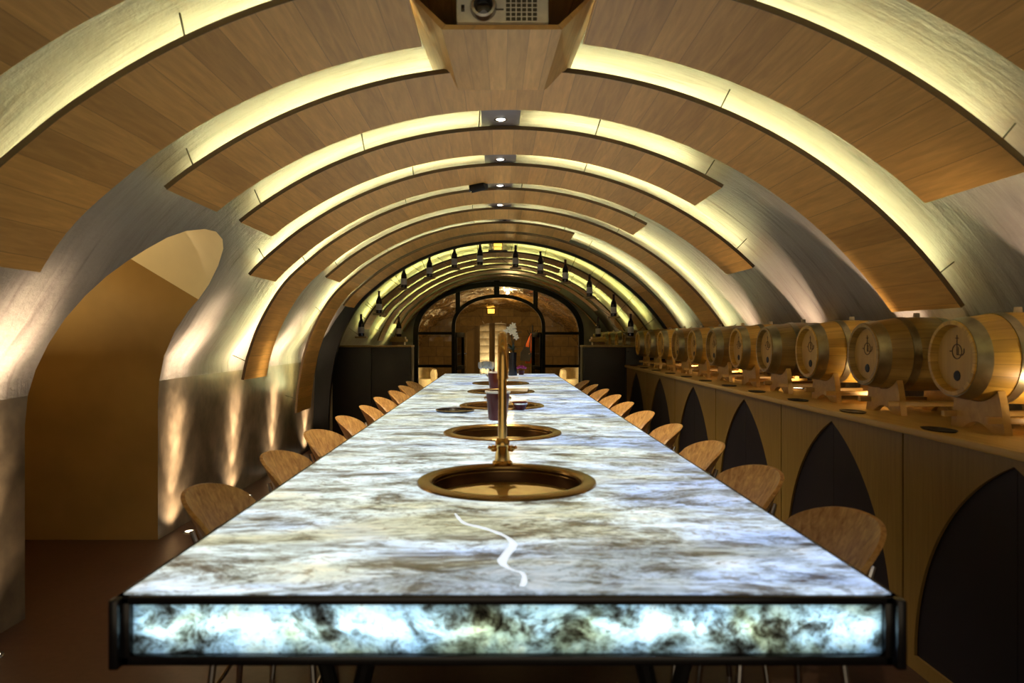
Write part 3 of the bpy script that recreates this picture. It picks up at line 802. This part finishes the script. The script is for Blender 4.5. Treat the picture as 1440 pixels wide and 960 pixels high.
# ------------------------------------------------------------------ barrel counter
CXF, CTOP, MODW = 1.66, .972, 1.262
CY0, CYE = 1.02, 8.60
def make_unit(w):
    t = thing('counter_unit', 'x', 'cabinet', (CXF, 0, 0), 0, 'counter units with pointed arches')
    hw = .55; ap = .912; ar = ((ap-.06)**2+hw**2)/(2*hw); zb_ = .06; arc = []
    def half(z): return max(0.0, math.sqrt(max(0, ar*ar-(z-zb_)**2))-(ar-hw))
    zs = [zb_+(ap-zb_)*(1-(1-k/22)**1.3) for k in range(23)]
    left = [(-half(z), z) for z in zs]; right = [(half(z), z) for z in reversed(zs[:-1])]
    arch = left+right
    mb = MB(); mb.prism([(-w/2+.002,0),(w/2-.002,0),(w/2-.002,CTOP-.032),(-w/2+.002,CTOP-.032)], 0, .022, 'X', [arch]); obj('front_panel', mb, 'counter_wood', t, sharp=30)
    for sg in (-1, 1):
        pl = [(sg*.0015, zb_)]+[(sg*(max(half(z), .0016)+.006), z) for z in zs]+[(sg*.0015, ap+.004)]
        mb = MB(); mb.prism(pl, .012, .030, 'X'); obj('door', mb, 'door_dark', t, sharp=30)
    mb = MB(); mb.box(.03, .72, -w/2+.002, w/2-.002, .0, CTOP-.032); obj('body', mb, 'cabinet_dark', t, smooth=False)
    return t
cu = None; ym = 2.29
ulab = ['counter unit with a pointed dark arch cut by the right edge of the photo', 'counter unit with a pointed dark arch behind the nearest stool', 'counter unit with a pointed dark arch, third from the front',
        'counter unit with a pointed dark arch, fourth from the front', 'counter unit with a pointed dark arch, next to last before the partition', 'counter unit with a pointed dark arch touching the far partition']
for i in range(6):
    y = ym+1.258*i
    if y+MODW/2 > 9.3: break
    if cu is None: cu = make_unit(1.25); cu.location = (CXF, y, 0); cu['label'] = ulab[0]
    else: dup(cu, (CXF, y, 0), 0, ulab[i])
CYE = ym+1.258*5+.625-.6
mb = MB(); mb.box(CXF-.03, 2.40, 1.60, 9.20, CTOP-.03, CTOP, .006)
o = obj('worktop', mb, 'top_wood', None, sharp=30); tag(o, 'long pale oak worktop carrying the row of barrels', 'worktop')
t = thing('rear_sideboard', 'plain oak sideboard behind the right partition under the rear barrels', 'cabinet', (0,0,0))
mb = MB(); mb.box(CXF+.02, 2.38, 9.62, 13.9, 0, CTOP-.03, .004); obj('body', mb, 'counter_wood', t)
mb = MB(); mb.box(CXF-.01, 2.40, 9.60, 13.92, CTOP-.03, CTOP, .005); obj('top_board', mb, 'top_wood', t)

def make_barrel(dark):
    t = thing('barrel', 'x', 'barrel', (0,0,0), 0, 'small wine barrels on the counter')
    RX = Matrix.Rotation(PI/2, 4, 'Y'); Ln = .52; rh, rb = .143, .176
    def rad(x): q = (x/Ln-.5)*2; return rb-(rb-rh)*q*q
    pr = [(.0,.034),(rh-.022,.034),(rh-.014,.0),(rh-.003,.0)]+[(rad(Ln*k/20), Ln*k/20) for k in range(21)]+[(rh-.014,Ln),(rh-.022,Ln-.022),(0,Ln-.022)]
    mb = MB(); mb.lathe(pr, 44, RX); obj('staves', mb, 'stave_shaded' if dark else 'stave', t, sharp=40)
    for (a, c_) in ((.006,.058),(.150,.185),(Ln-.185,Ln-.150),(Ln-.058,Ln-.006)):
        p_ = [(rad(a)+.0005,a),(rad(a)+.0035,a),(rad((a+c_)/2)+.0035,(a+c_)/2),(rad(c_)+.0035,c_),(rad(c_)+.0005,c_)]
        mb = MB(); mb.lathe(p_, 44, RX); obj('hoop', mb, 'hoop', t, sharp=60)
    mb = MB(); mb.lathe([(0,.026),(rh-.024,.026),(rh-.0215,.0285),(rh-.0215,.036),(0,.036)], 44, RX); hd = obj('head', mb, 'head_wood', t, sharp=40)
    # burnt-in ring mark with a vertical staff, a bar and a hooked letter
    mb = MB(); cz = .025
    mb.lathe([(.026,.0245),(.0295,.0245),(.0295,.0265),(.026,.0265)], 40, Matrix.Translation((0,.0,cz)) @ RX, closed=True)
    def bar(y0, y1, z0, z1): mb.box(.0245,.0265,y0,y1,cz+z0,cz+z1)
    bar(-.002,.002,-.014,.064); bar(-.010,.010,.050,.053); bar(.026,.044,-.001,.003)
    bar(-.010,-.0075,-.012,.018); bar(-.022,-.002,-.014,-.011)
    for k in range(8):
        a = -PI/2-PI*.55*k/7; y_, z_ = -.026+.016*math.cos(a), .003+.016*math.sin(a); bar(y_-.002, y_+.002, z_-.002, z_+.002)
    bar(-.044,-.040,-.004,.012)
    obj('brand_mark', mb, 'burnt', hd, smooth=False)
    mb = MB(); mb.lathe([(0,.0235),(.0185,.0235),(.021,.0265),(0,.0265)], 28, Matrix.Translation((0,.0,-.068)) @ RX); obj('tap_hole', mb, 'hole', hd)
    mb = MB(); mb.lathe([(0,.020),(.013,.020),(.015,.004),(.013,-.006),(0,-.006)], 20, Matrix.Translation((Ln/2,0,rb))); obj('bung', mb, 'cork', t)
    return t
def make_cradle():
    t = thing('barrel_cradle', 'x', 'cradle', (0,0,0), 0, 'wooden cradles under the barrels')
    zc_ = BZ-CTOP
    for k, x in enumerate((.10, .38)):
        rr = .176-(.176-.143)*((x/.52-.5)*2)**2+.004; pl = [(-.155,0),(-.085,0)]
        pl += [(-.085+.17*j/12, .034*math.sin(PI*j/12)) for j in range(1, 12)]+[(.085,0),(.155,0),(.135,.105)]
        a0_ = math.acos(.118/rr)
        pl += [(rr*math.cos(a), zc_-rr*math.sin(a)) for a in [a0_+(PI-2*a0_)*j/16 for j in range(17)]]+[(-.135,.105)]
        mb = MB(); mb.prism(pl, x, x+.028, 'X'); obj('saddle_board', mb, 'cradle_wood', t, sharp=30)
    for sy in (-1, 1):
        mb = MB(); mb.box(.05, .47, sy*.128-.012, sy*.128+.012, .040, .064, .003); obj('rail', mb, 'cradle_wood', t)
    return t
BX = 1.738; BZ = 1.25
b0 = make_barrel(False); b1 = make_barrel(True); c0 = make_cradle()
BYs = [2.735,3.40,4.02,4.66,5.22,5.82,6.41,7.01,7.64,8.27]+[8.9,9.85,10.48,11.11,11.74,12.37,13.0]
ub = [False, False]; uc = False
tray0 = None
for i, y in enumerate(BYs):
    dk = i % 2 == 1
    if i < 11: lab = '%s oak barrel, %s from the front along the counter' % ('shade-toned' if dk else 'golden', ORD[i])
    else: lab = '%s oak barrel behind the partition, %s beyond it' % ('shade-toned' if dk else 'golden', ORD[i-11])
    src = b1 if dk else b0
    if not ub[dk]: src.location = (BX, y, BZ); src['label'] = lab; ub[dk] = True
    else: dup(src, (BX, y, BZ), 0, lab)
    lc = 'pine cradle under the %s barrel from the front' % ORD[i] if i < 11 else 'pine cradle under the %s barrel behind the partition' % ORD[i-11]
    if not uc: c0.location = (BX, y, CTOP); c0['label'] = lc; uc = True
    else: dup(c0, (BX, y, CTOP), 0, lc)
    if i < 11:
        lt = 'black oval drip tray in front of the %s barrel from the front' % ORD[i]
        if tray0 is None:
            tray0 = thing('drip_tray', lt, 'tray', (BX-.045, y+.0, CTOP), 0, 'black drip trays on the counter')
            mb = MB(); mb.lathe([(0,.001),(.06,.001),(.066,.006),(.062,.006),(.058,.003),(0,.003)], 32, Matrix.Diagonal((.75,1.35,1,1))); obj('dish', mb, 'hole', tray0)
        else: dup(tray0, (BX-.045, y, CTOP), 0, lt)

# ------------------------------------------------------------------ bottles on ledges
def make_bottle():
    t = thing('wine_bottle', 'x', 'bottle', (0,0,0), 0, 'wine bottles on the ledges of the arch')
    mb = MB(); mb.lathe([(0,.004),(.03,.0),(.038,.004),(.040,.012),(.040,.155),(.036,.185),(.022,.215),(.0155,.235),(.0145,.285),(.0165,.287),(.0165,.297),(.013,.30),(0,.30)], 28); obj('glass', mb, 'bottle', t)
    mb = MB(); mb.lathe([(.0405,.045),(.0412,.046),(.0412,.125),(.0405,.126)], 28); obj('label', mb, 'label', t)
    mb = MB(); mb.lathe([(.0162,.238),(.0152,.286),(.0172,.288),(.0172,.298),(.0135,.3015),(0,.3015)], 20); obj('capsule', mb, 'foil', t)
    return t
def make_ledge():
    t = thing('bottle_ledge', 'x', 'shelf', (0,0,0), 0, 'small ledges of the bottle arch')
    mb = MB(); mb.box(-.075,.075,-.05,.07,-.022,0,.004); obj('shelf_board', mb, 'ledge_wood', t)
    mb = MB(); mb.tube([(0,.06,-.012),(0,.062,.06)], .005, 8); obj('rod', mb, 'rod', t)
    return t
bt = make_bottle(); lg = make_ledge()
BP = [(508,473),(533,440.5),(568,405),(604,389.5),(639,377),(675,373),(725,376),(760,385),(795,396.5),(829,417),(863,445),(887,472.5)]
first_ = True
for i, (px, py) in enumerate(BP):
    q = at(px, py, 9.55)
    side = 'left' if i < 6 else 'right'; n_ = i if i < 6 else 11-i
    pos = ['lowest', 'second lowest', 'third lowest', 'third from the top', 'second from the top', 'topmost'][n_]
    lab = 'dark wine bottle, %s on the %s half of the bottle arch' % (pos, side)
    ll = 'oak ledge under the %s bottle, %s half of the arch' % (pos, side)
    if first_:
        bt.location = q; bt['label'] = lab; lg.location = q; lg['label'] = ll; first_ = False; l_ = lg
    else:
        dup(bt, q, 0, lab); l_ = dup(lg, q, 0, ll)
    # a stay from the ledge's rod out to the vault, set radially
    rad_ = (Vector((q.x-CX*HH, q.z-(EYE+CZ*HH)))).normalized()
    e = Vector((CX*HH, EYE+CZ*HH))+rad_*(RR*HH+VOFF)
    mb = MB(); mb.tube([(0,.06,-.012),(e.x-q.x,.062,e.y-q.z)], .003, 8); obj('stay', mb, 'rod', l_)
# the two pedestals with a bottle behind the partitions
ped = None
for sx_, lb in ((-1, 'left'), (1, 'right')):
    x = -1.50 if sx_ < 0 else 1.50
    y = 10.7
    if ped is None:
        ped = thing('pedestal', 'slim oak pedestal behind the left partition, carrying one bottle', 'pedestal', (x, y, 0), 0, 'bottle pedestals behind the partitions')
        mb = MB(); mb.box(-.09,.09,-.09,.09,0,1.26,.004); obj('shaft', mb, 'ledge_wood', ped)
        mb = MB(); mb.box(-.12,.12,-.12,.12,1.26,1.30,.004); mb.box(-.10,.10,-.10,.10,1.30,1.335,.004); obj('cap', mb, 'top_wood', ped)
    else: dup(ped, (x, y, 0), 0, 'slim oak pedestal behind the right partition, carrying one bottle')
    dup(bt, (x, y, 1.335), 0, 'dark wine bottle with pale label standing on the %s pedestal behind the partition' % lb)['group'] = 'bottles on pedestals'

# ------------------------------------------------------------------ glazed arch at the far end
GY = 14.3
def gx_(x): return (x-701)*GY/F
def gz_(y): return EYE+(474-y)*GY/F
gw = thing('glazed_arch', 'black steel glazed arch with an open doorway at the far end of the cellar', 'glazed door', (0, GY, 0))
W2 = 1.71; ZS = gz_(470); ZT = gz_(396)
def outer(n=40, k=0.0):
    out = []
    for i in range(n+1):
        a = PI-PI*i/n; x = (W2-k)*math.cos(a); out.append((x, ZS+(ZT-ZS-k)*abs(math.sin(a))**.86))
    return out
def frame_ring(mb, A, B, y0, y1):
    n = len(A); vs = []; fs = []
    for (p, q2) in zip(A, B): vs += [(p[0],y0,p[1]),(q2[0],y0,q2[1]),(q2[0],y1,q2[1]),(p[0],y1,p[1])]
    for i in range(n-1):
        for k in range(4): fs.append((i*4+k, i*4+(k+1) % 4, (i+1)*4+(k+1) % 4, (i+1)*4+k))
    fs += [(0,1,2,3), (n*4-4,n*4-1,n*4-2,n*4-3)]
    mb.add(vs, fs)
mb = MB(); A = [(-W2,0)]+outer()+[(W2,0)]; B = [(-W2+.1,0)]+outer(40,.1)+[(W2-.1,0)]
frame_ring(mb, A, B, -.06, .06); obj('outer_frame', mb, 'black', gw, sharp=30)
DW = .92; ZD = gz_(453); ZDT = gz_(415)
def inner(n=30, k=0):
    return [((DW-k)*math.cos(PI-PI*i/n), ZD-.1+(ZDT-ZD+.1-k)*math.sin(PI*i/n)**.9) for i in range(n+1)]
mb = MB(); frame_ring(mb, [(-DW-.02,0)]+inner(30,-.02)+[(DW+.02,0)], [(-DW+.05,0)]+inner(30,.05)+[(DW-.05,0)], -.05, .05); obj('door_frame', mb, 'black', gw, sharp=30)
for x, y0_, y1_ in ((644,438,406),(698.5,416,396),(753,434,404)):
    w_ = .045 if abs(x-698.5) > 1 else .055
    mb = MB(); mb.box(gx_(x)-w_, gx_(x)+w_, -.045, .045, gz_(y0_), gz_(y1_)+.02); obj('glazing_bar', mb, 'black', gw, smooth=False)
for sx_ in (-1, 1):
    for yy in (468.5, 514.5):
        mb = MB(); mb.box(min(sx_*DW, sx_*(W2-.05)), max(sx_*DW, sx_*(W2-.05)), -.045, .045, gz_(yy)-.028, gz_(yy)+.028); obj('glazing_bar', mb, 'black', gw, smooth=False)
mb = MB(); hole = [(-DW,0.005)]+inner()+[(DW,0.005)]
mb.prism([(-W2+.06,0)]+outer(40,.06)+[(-(-W2+.06),0)], -.004, .004, 'Y', [hole]); obj('glass_pane', mb, 'glass', gw, smooth=False)
for sx_, ang in ((-1, 1.42), (1, -1.40)):
    mb = MB(); wd = .86; R_ = Matrix.Translation((sx_*(DW-.04), .05, 0)) @ Matrix.Rotation(ang if sx_ < 0 else ang, 4, 'Z')
    def bx(a, c_, z0, z1): mb.box(min(-sx_*a, -sx_*c_), max(-sx_*a, -sx_*c_), -.03, .03, z0, z1, .004, R_)
    bx(0,.10,.01,1.42); bx(wd-.10,wd,.01,1.42); bx(0,wd,.01,.16); bx(0,wd,1.33,1.43); bx(0,wd,.66,.74)
    d = obj('door_leaf', mb, 'leaf_black', gw)
    mb = MB(); xa = -sx_*(wd-.05); mb.tube([(xa,-.03,.98),(xa,-.09,.98),(xa+sx_*.11,-.09,.98)], .014, 10)
    mb.v = [tuple(R_ @ Vector(p)) for p in mb.v]; obj('door_handle', mb, 'chrome', d)
    mb = MB(); mb.box(min(-sx_*.1,-sx_*(wd-.1)), max(-sx_*.1,-sx_*(wd-.1)), -.004, .004, .16, 1.33, 0, R_); obj('door_pane', mb, 'glass', d, smooth=False)
# plaster wall round the glazed arch
mb = MB(); loop = [tuple(prof(STOT*k/90, VOFF+.01)) for k in range(91)]
loop = [p for p in loop if p[1] > 0]; loop = [(loop[0][0], 0.0)]+loop+[(loop[-1][0], 0.0)]
mb.prism(loop, GY-.03, GY+.3, 'Y', [[(-W2-.001,.004)]+outer(40,-.001)+[(W2+.001,.004)]]); struct('wall_far', mb, 'plaster', smooth=False)

# ------------------------------------------------------------------ the room beyond
FY0, FY1 = GY+.3, 19.2
n = 48; vs = []; fs = []; uvs = []
for i in range(n+1):
    a = PI*i/n
    for j in range(41):
        y = FY0+(FY1-FY0)*j/40; x = 2.15*math.cos(a); z = .95+(1.50-.34*j/40)*math.sin(a)
        w = .07*math.sin(7*y+3*a*3)+.05*math.sin(13*a*2+2*y)+.03*math.sin(31*a+17*y)
        k = 1-w*.35; vs.append((x*k, y, .95+(z-.95)*k)); uvs.append((a*2, y))
for i in range(n):
    for j in range(40): fs.append((i*41+j, i*41+j+1, (i+1)*41+j+1, (i+1)*41+j))
mb = MB(); mb.add(vs, fs, uvs); struct('ceiling_far_room', mb, 'rock', sharp=60)
mb = MB(); mb.box(-2.6,-2.05,FY0,FY1,0,1.1); struct('wall_far_room_left', mb, 'ashlar', smooth=False)
mb = MB(); mb.box(2.05,2.6,FY0,FY1,0,1.1); struct('wall_far_room_right', mb, 'ashlar', smooth=False)
# back wall of dressed stone with an arched passage in it
ax0, ax1 = (655-701)*FY1/F, (716-701)*FY1/F; azs = EYE+(474-452)*FY1/F
arch = [(ax0,.0),(ax0,azs-.02)]+[((ax0+ax1)/2-(ax1-ax0)/2*math.cos(PI*k/12), azs-.02+.05*math.sin(PI*k/12)) for k in range(1,12)]+[(ax1,azs-.02),(ax1,.0)]
arch = [(p[0], max(p[1], .004)) for p in arch]
mb = MB(); mb.prism([(-2.9,0),(2.9,0),(2.9,3.2),(-2.9,3.2)], FY1, FY1+.5, 'Y', [arch]); struct('wall_far_room_back', mb, 'ashlar', smooth=False)
mb = MB(); mb.box(-2.9,2.9,20.6,20.8,0,3); struct('wall_beyond', mb, 'tan', smooth=False)
# voussoir arch relief on the back wall
t = thing('stone_arch', 'arch of wedge-shaped stones on the end wall of the room beyond', 'arch', (0, FY1, 0))
for k in range(11):
    a0_, a1_ = PI*(.10+.80*k/11), PI*(.10+.80*(k+.96)/11); r0, r1 = 1.0, 1.45; cz = 1.10
    pl = [(r0*math.cos(a0_), cz+r0*.62*math.sin(a0_)),(r1*math.cos(a0_), cz+r1*.62*math.sin(a0_)),(r1*math.cos(a1_), cz+r1*.62*math.sin(a1_)),(r0*math.cos(a1_), cz+r0*.62*math.sin(a1_))]
    mb = MB(); mb.prism([(p[0]-.05, p[1]) for p in pl], -.05, -.001, 'Y'); obj('wedge_stone', mb, 'ashlar', t, smooth=False)
for px0, px1, lab in ((675,688,'lit pale stone pillar seen through the doorway, left of the dark gap'), (696,712,'lit pale stone pillar seen through the doorway, right of the dark gap')):
    Y = 19.95; t = thing('stone_pillar', lab, 'pillar', (((px0+px1)/2-701)*Y/F, Y, 0), 0, 'lit pillars beyond the doorway'); w_ = (px1-px0)/2*Y/F
    mb = MB()
    for k in range(9): mb.box(-w_, w_, -.12, .12, .1+k*.2, .297+k*.2, .006)
    obj('shaft', mb, 'litcol', t); mb = MB(); mb.box(-w_-.02,w_+.02,-.14,.14,0,.10,.006); obj('plinth', mb, 'litcol', t)
c = at(690.5, 437, 18.9)
t = thing('exit_sign', 'amber exit light high on the end wall of the room beyond', 'exit sign', (c.x, c.y+.2, c.z))
mb = MB(); mb.box(-.09,.09,-.03,.0,-.06,.06,.004); obj('lit_panel', mb, 'exit', t)
mb = MB(); mb.box(-.10,.10,-.025,.06,-.07,.07,.004); obj('housing', mb, 'black', t)
# coat and bag on a stand in the room beyond
q = at(748, 520, 17.2); 
t = thing('coat_stand', 'dark coat stand behind the right door leaf in the room beyond', 'coat stand', (q.x+.02, q.y+.1, 0))
mb = MB(); mb.tube([(0,0,.02),(0,0,1.62)], .02, 10); obj('pole', mb, 'black', t)
mb = MB(); mb.lathe([(0,0),(.2,0),(.2,.02),(.03,.05),(0,.05)], 24); obj('foot', mb, 'black', t)
mb = MB()
for k in range(4):
    a = k*PI/2+.4; mb.tube([(0,0,1.45),(.10*math.cos(a),.10*math.sin(a),1.42),(.14*math.cos(a),.14*math.sin(a),1.50)], .010, 8)
obj('hooks', mb, 'black', t)
def draped(name, lab, cat, loc, w, d, z0, z1, mat):
    n, k_ = 20, 9; vs = []; fs = []
    for j in range(k_+1):
        tt = j/k_; zz = z1+(z0-z1)*tt; ww = w*(.35+.65*min(1, tt*3.2)**.6)*(1+.08*tt); dd = d*(.5+.5*min(1, tt*3))
        for i in range(n):
            a = 2*PI*i/n; fold = 1+.12*math.sin(a*5+1.3)*tt
            vs.append((ww*fold*math.cos(a), dd*fold*math.sin(a), zz))
    for j in range(k_):
        for i in range(n): fs.append((j*n+i, j*n+(i+1) % n, (j+1)*n+(i+1) % n, (j+1)*n+i))
    fs += [tuple(range(n)), tuple(k_*n+i for i in reversed(range(n)))]
    mb = MB(); mb.add(vs, fs); t = thing(name, lab, cat, loc); obj('cloth', mb, mat, t, sharp=70); return t
t = draped('coat', 'orange coat hanging on the stand behind the right door leaf', 'coat', (q.x+.04, q.y-.06, 0), .19, .10, .70, 1.42, 'coat')
mb = MB(); mb.tube([(-.02,-.09,1.34),(.04,-.12,1.1),(.08,-.13,.78)], [.04,.05,.045], 10); obj('scarf', mb, 'coat2', t)
q2 = at(739, 497, 16.95)
t = thing('handbag', 'black leather bag hanging in front of the orange coat', 'bag', (q2.x, q2.y, q2.z))
mb = MB(); mb.prism([(-.13,-.16),(.10,-.19),(.14,-.05),(.09,.15),(-.02,.17),(-.12,.02)], -.06, .06, 'Y'); obj('body', mb, 'bag', t, sharp=30)
mb = MB(); mb.tube([(-.05,0,.12),(.05,.05,.34),(.12,.12,.50),(.10,.0,.12)], .012, 8); obj('strap', mb, 'bag', t)
# cream armchairs behind the side lights
ac = None
for sx_, lb in ((-1,'left'),(1,'right')):
    loc = (sx_*1.66, 15.4, 0)
    if ac is None:
        ac = thing('armchair', 'cream tub armchair behind the left side light of the glazed arch', 'armchair', loc, 0, 'cream armchairs in the room beyond')
        mb = MB(); vs=[]; fs=[]; n=20
        for i in range(n+1):
            a = -.15*PI+1.3*PI*i/n
            for (r, z) in ((.22,.30),(.22,.62),(.26,.68),(.32,.66),(.34,.55),(.32,.12)): vs.append((r*math.cos(a), r*math.sin(a), z-.08*abs(i/n-.5)))
        for i in range(n):
            for j in range(5): fs.append((i*6+j,(i+1)*6+j,(i+1)*6+j+1,i*6+j+1))
            fs.append((i*6+5,(i+1)*6+5,(i+1)*6,i*6))
        fs += [tuple(range(6)), tuple(n*6+j for j in reversed(range(6)))]
        mb.add(vs, fs); obj('backrest', mb, 'armchair', ac, sharp=60)
        mb = MB(); mb.lathe([(0,.44),(.22,.43),(.25,.38),(.25,.16),(0,.16)], 28); obj('seat', mb, 'armchair', ac)
        for a in (0.8, 2.3, 3.9, 5.5):
            mb = MB(); mb.tube([(.2*math.cos(a),.2*math.sin(a),.2),(.23*math.cos(a),.23*math.sin(a),0)], .016, 8); obj('leg', mb, 'black', ac)
    else: dup(ac, loc, 0, 'cream tub armchair behind the right side light of the glazed arch')

# ------------------------------------------------------------------ lights of the place and added fill
up0 = None
ups = [(-2.12, 2.96, 'left wall before the side passage'), (-2.12, 4.86, 'left wall just after the side passage'), (-2.12, 5.96, 'left wall, second after the side passage'), (-2.12, 7.0, 'left wall, third after the side passage'), (-2.12, 8.2, 'left wall beside the low partition')]
def uplight(x, y, z, lab, beams, col, dy=0):
    global up0
    if up0 is None:
        up0 = thing('uplight', lab, 'floor light', (x, y, z), 0, 'recessed uplights')
        mb = MB(); mb.lathe([(.030,.0005),(.030,.006),(.043,.006),(.046,.0005)], 28, closed=True); obj('ring', mb, 'chrome', up0)
        mb = MB(); mb.lathe([(0,.0045),(.030,.0045),(.030,.0005),(0,.0005)], 28); obj('lens', mb, 'uplens', up0); t = up0
    else: t = dup(up0, (x, y, z), 0, lab)
    for (tl, e, sz) in beams:
        l = light('SPOT', 'uplight_beam', (x, y, z+.02), e, col, None, spot_size=math.radians(sz), spot_blend=1.0, shadow_soft_size=.02)
        aim(l, (tl, dy, 1) if tl is not None else (-.12, 1, .75))
    return t
WALLB = ((-.065, 520, 26), (-.15, 120, 46), (-.40, 14, 115)); CNTB = ((-.05, 45, 62), (None, 9, 95))
for x, y, lab in ups: uplight(x+.01, y, 0, 'round floor uplight at the foot of the '+lab, WALLB, (1,.76,.48), .06)
for i, (y, dy) in enumerate(((2.36,.2), (3.72,.22), (4.94,.05), (6.12,.08), (7.33,.05))):
    uplight(2.08, y, CTOP, 'small uplight on the worktop between barrels, %s from the front' % ORD[i], CNTB, (1,.74,.48), dy)
# light in the side passage, from a lamp round the corner
light('AREA', 'passage_lamp', (-3.1, 3.85, 1.2), 7, (1,.80,.45), None, size=.3, rot=(PI,0,0))
light('POINT', 'far_room_fill', (.25, 16.6, 1.95), 36, (1,.66,.25), None, shadow_soft_size=.08)  # unseen lamp, added so the rock ceiling sparkles
light('POINT', 'far_room_fill', (-1.12, 14.85, .6), 12, (1,.68,.28), None, shadow_soft_size=.05)  # unseen lamp, put in low to brighten the left armchair
light('POINT', 'far_room_fill', (1.12, 14.85, .6), 12, (1,.68,.28), None, shadow_soft_size=.05)  # unseen lamp added to brighten the right armchair
light('SPOT', 'pillar_beam', (-.35, 19.55, .12), 30, (1,.82,.5), None, spot_size=1.6, spot_blend=1, shadow_soft_size=.03, rot=(PI*.90,0,0))
light('SPOT', 'pillar_beam', (.05, 19.55, .12), 22, (1,.78,.5), None, spot_size=1.6, spot_blend=1, shadow_soft_size=.03, rot=(PI*.90,0,0))

# ------------------------------------------------------------------ world, camera, view
w = bpy.data.worlds.new('warm_fill'); SC.world = w; w.use_nodes = True
w.node_tree.nodes['Background'].inputs[0].default_value = (1,.80,.55,1); w.node_tree.nodes['Background'].inputs[1].default_value = .4  # added warm ambient fill, entering where the vault is left open behind
cam = bpy.data.cameras.new('camera'); co = bpy.data.objects.new('camera', cam); COL.objects.link(co)
co.location = (0,0,EYE); co.rotation_euler = (PI/2,0,0); cam.sensor_width = 36; cam.lens = 25
cam.shift_x = 19/1440; cam.shift_y = -6/1440; cam.clip_start = .05
cam.dof.use_dof = True; cam.dof.focus_distance = 9.0; cam.dof.aperture_fstop = 4.2
SC.camera = co
SC.view_settings.view_transform = 'Standard'; SC.view_settings.look = 'None'
SC.view_settings.exposure = 0.64; SC.view_settings.gamma = 1; SC.view_settings.use_curve_mapping = False
SC.cycles.max_bounces = 8; SC.cycles.diffuse_bounces = 4; SC.cycles.glossy_bounces = 4
SC.cycles.sample_clamp_indirect = 4.0
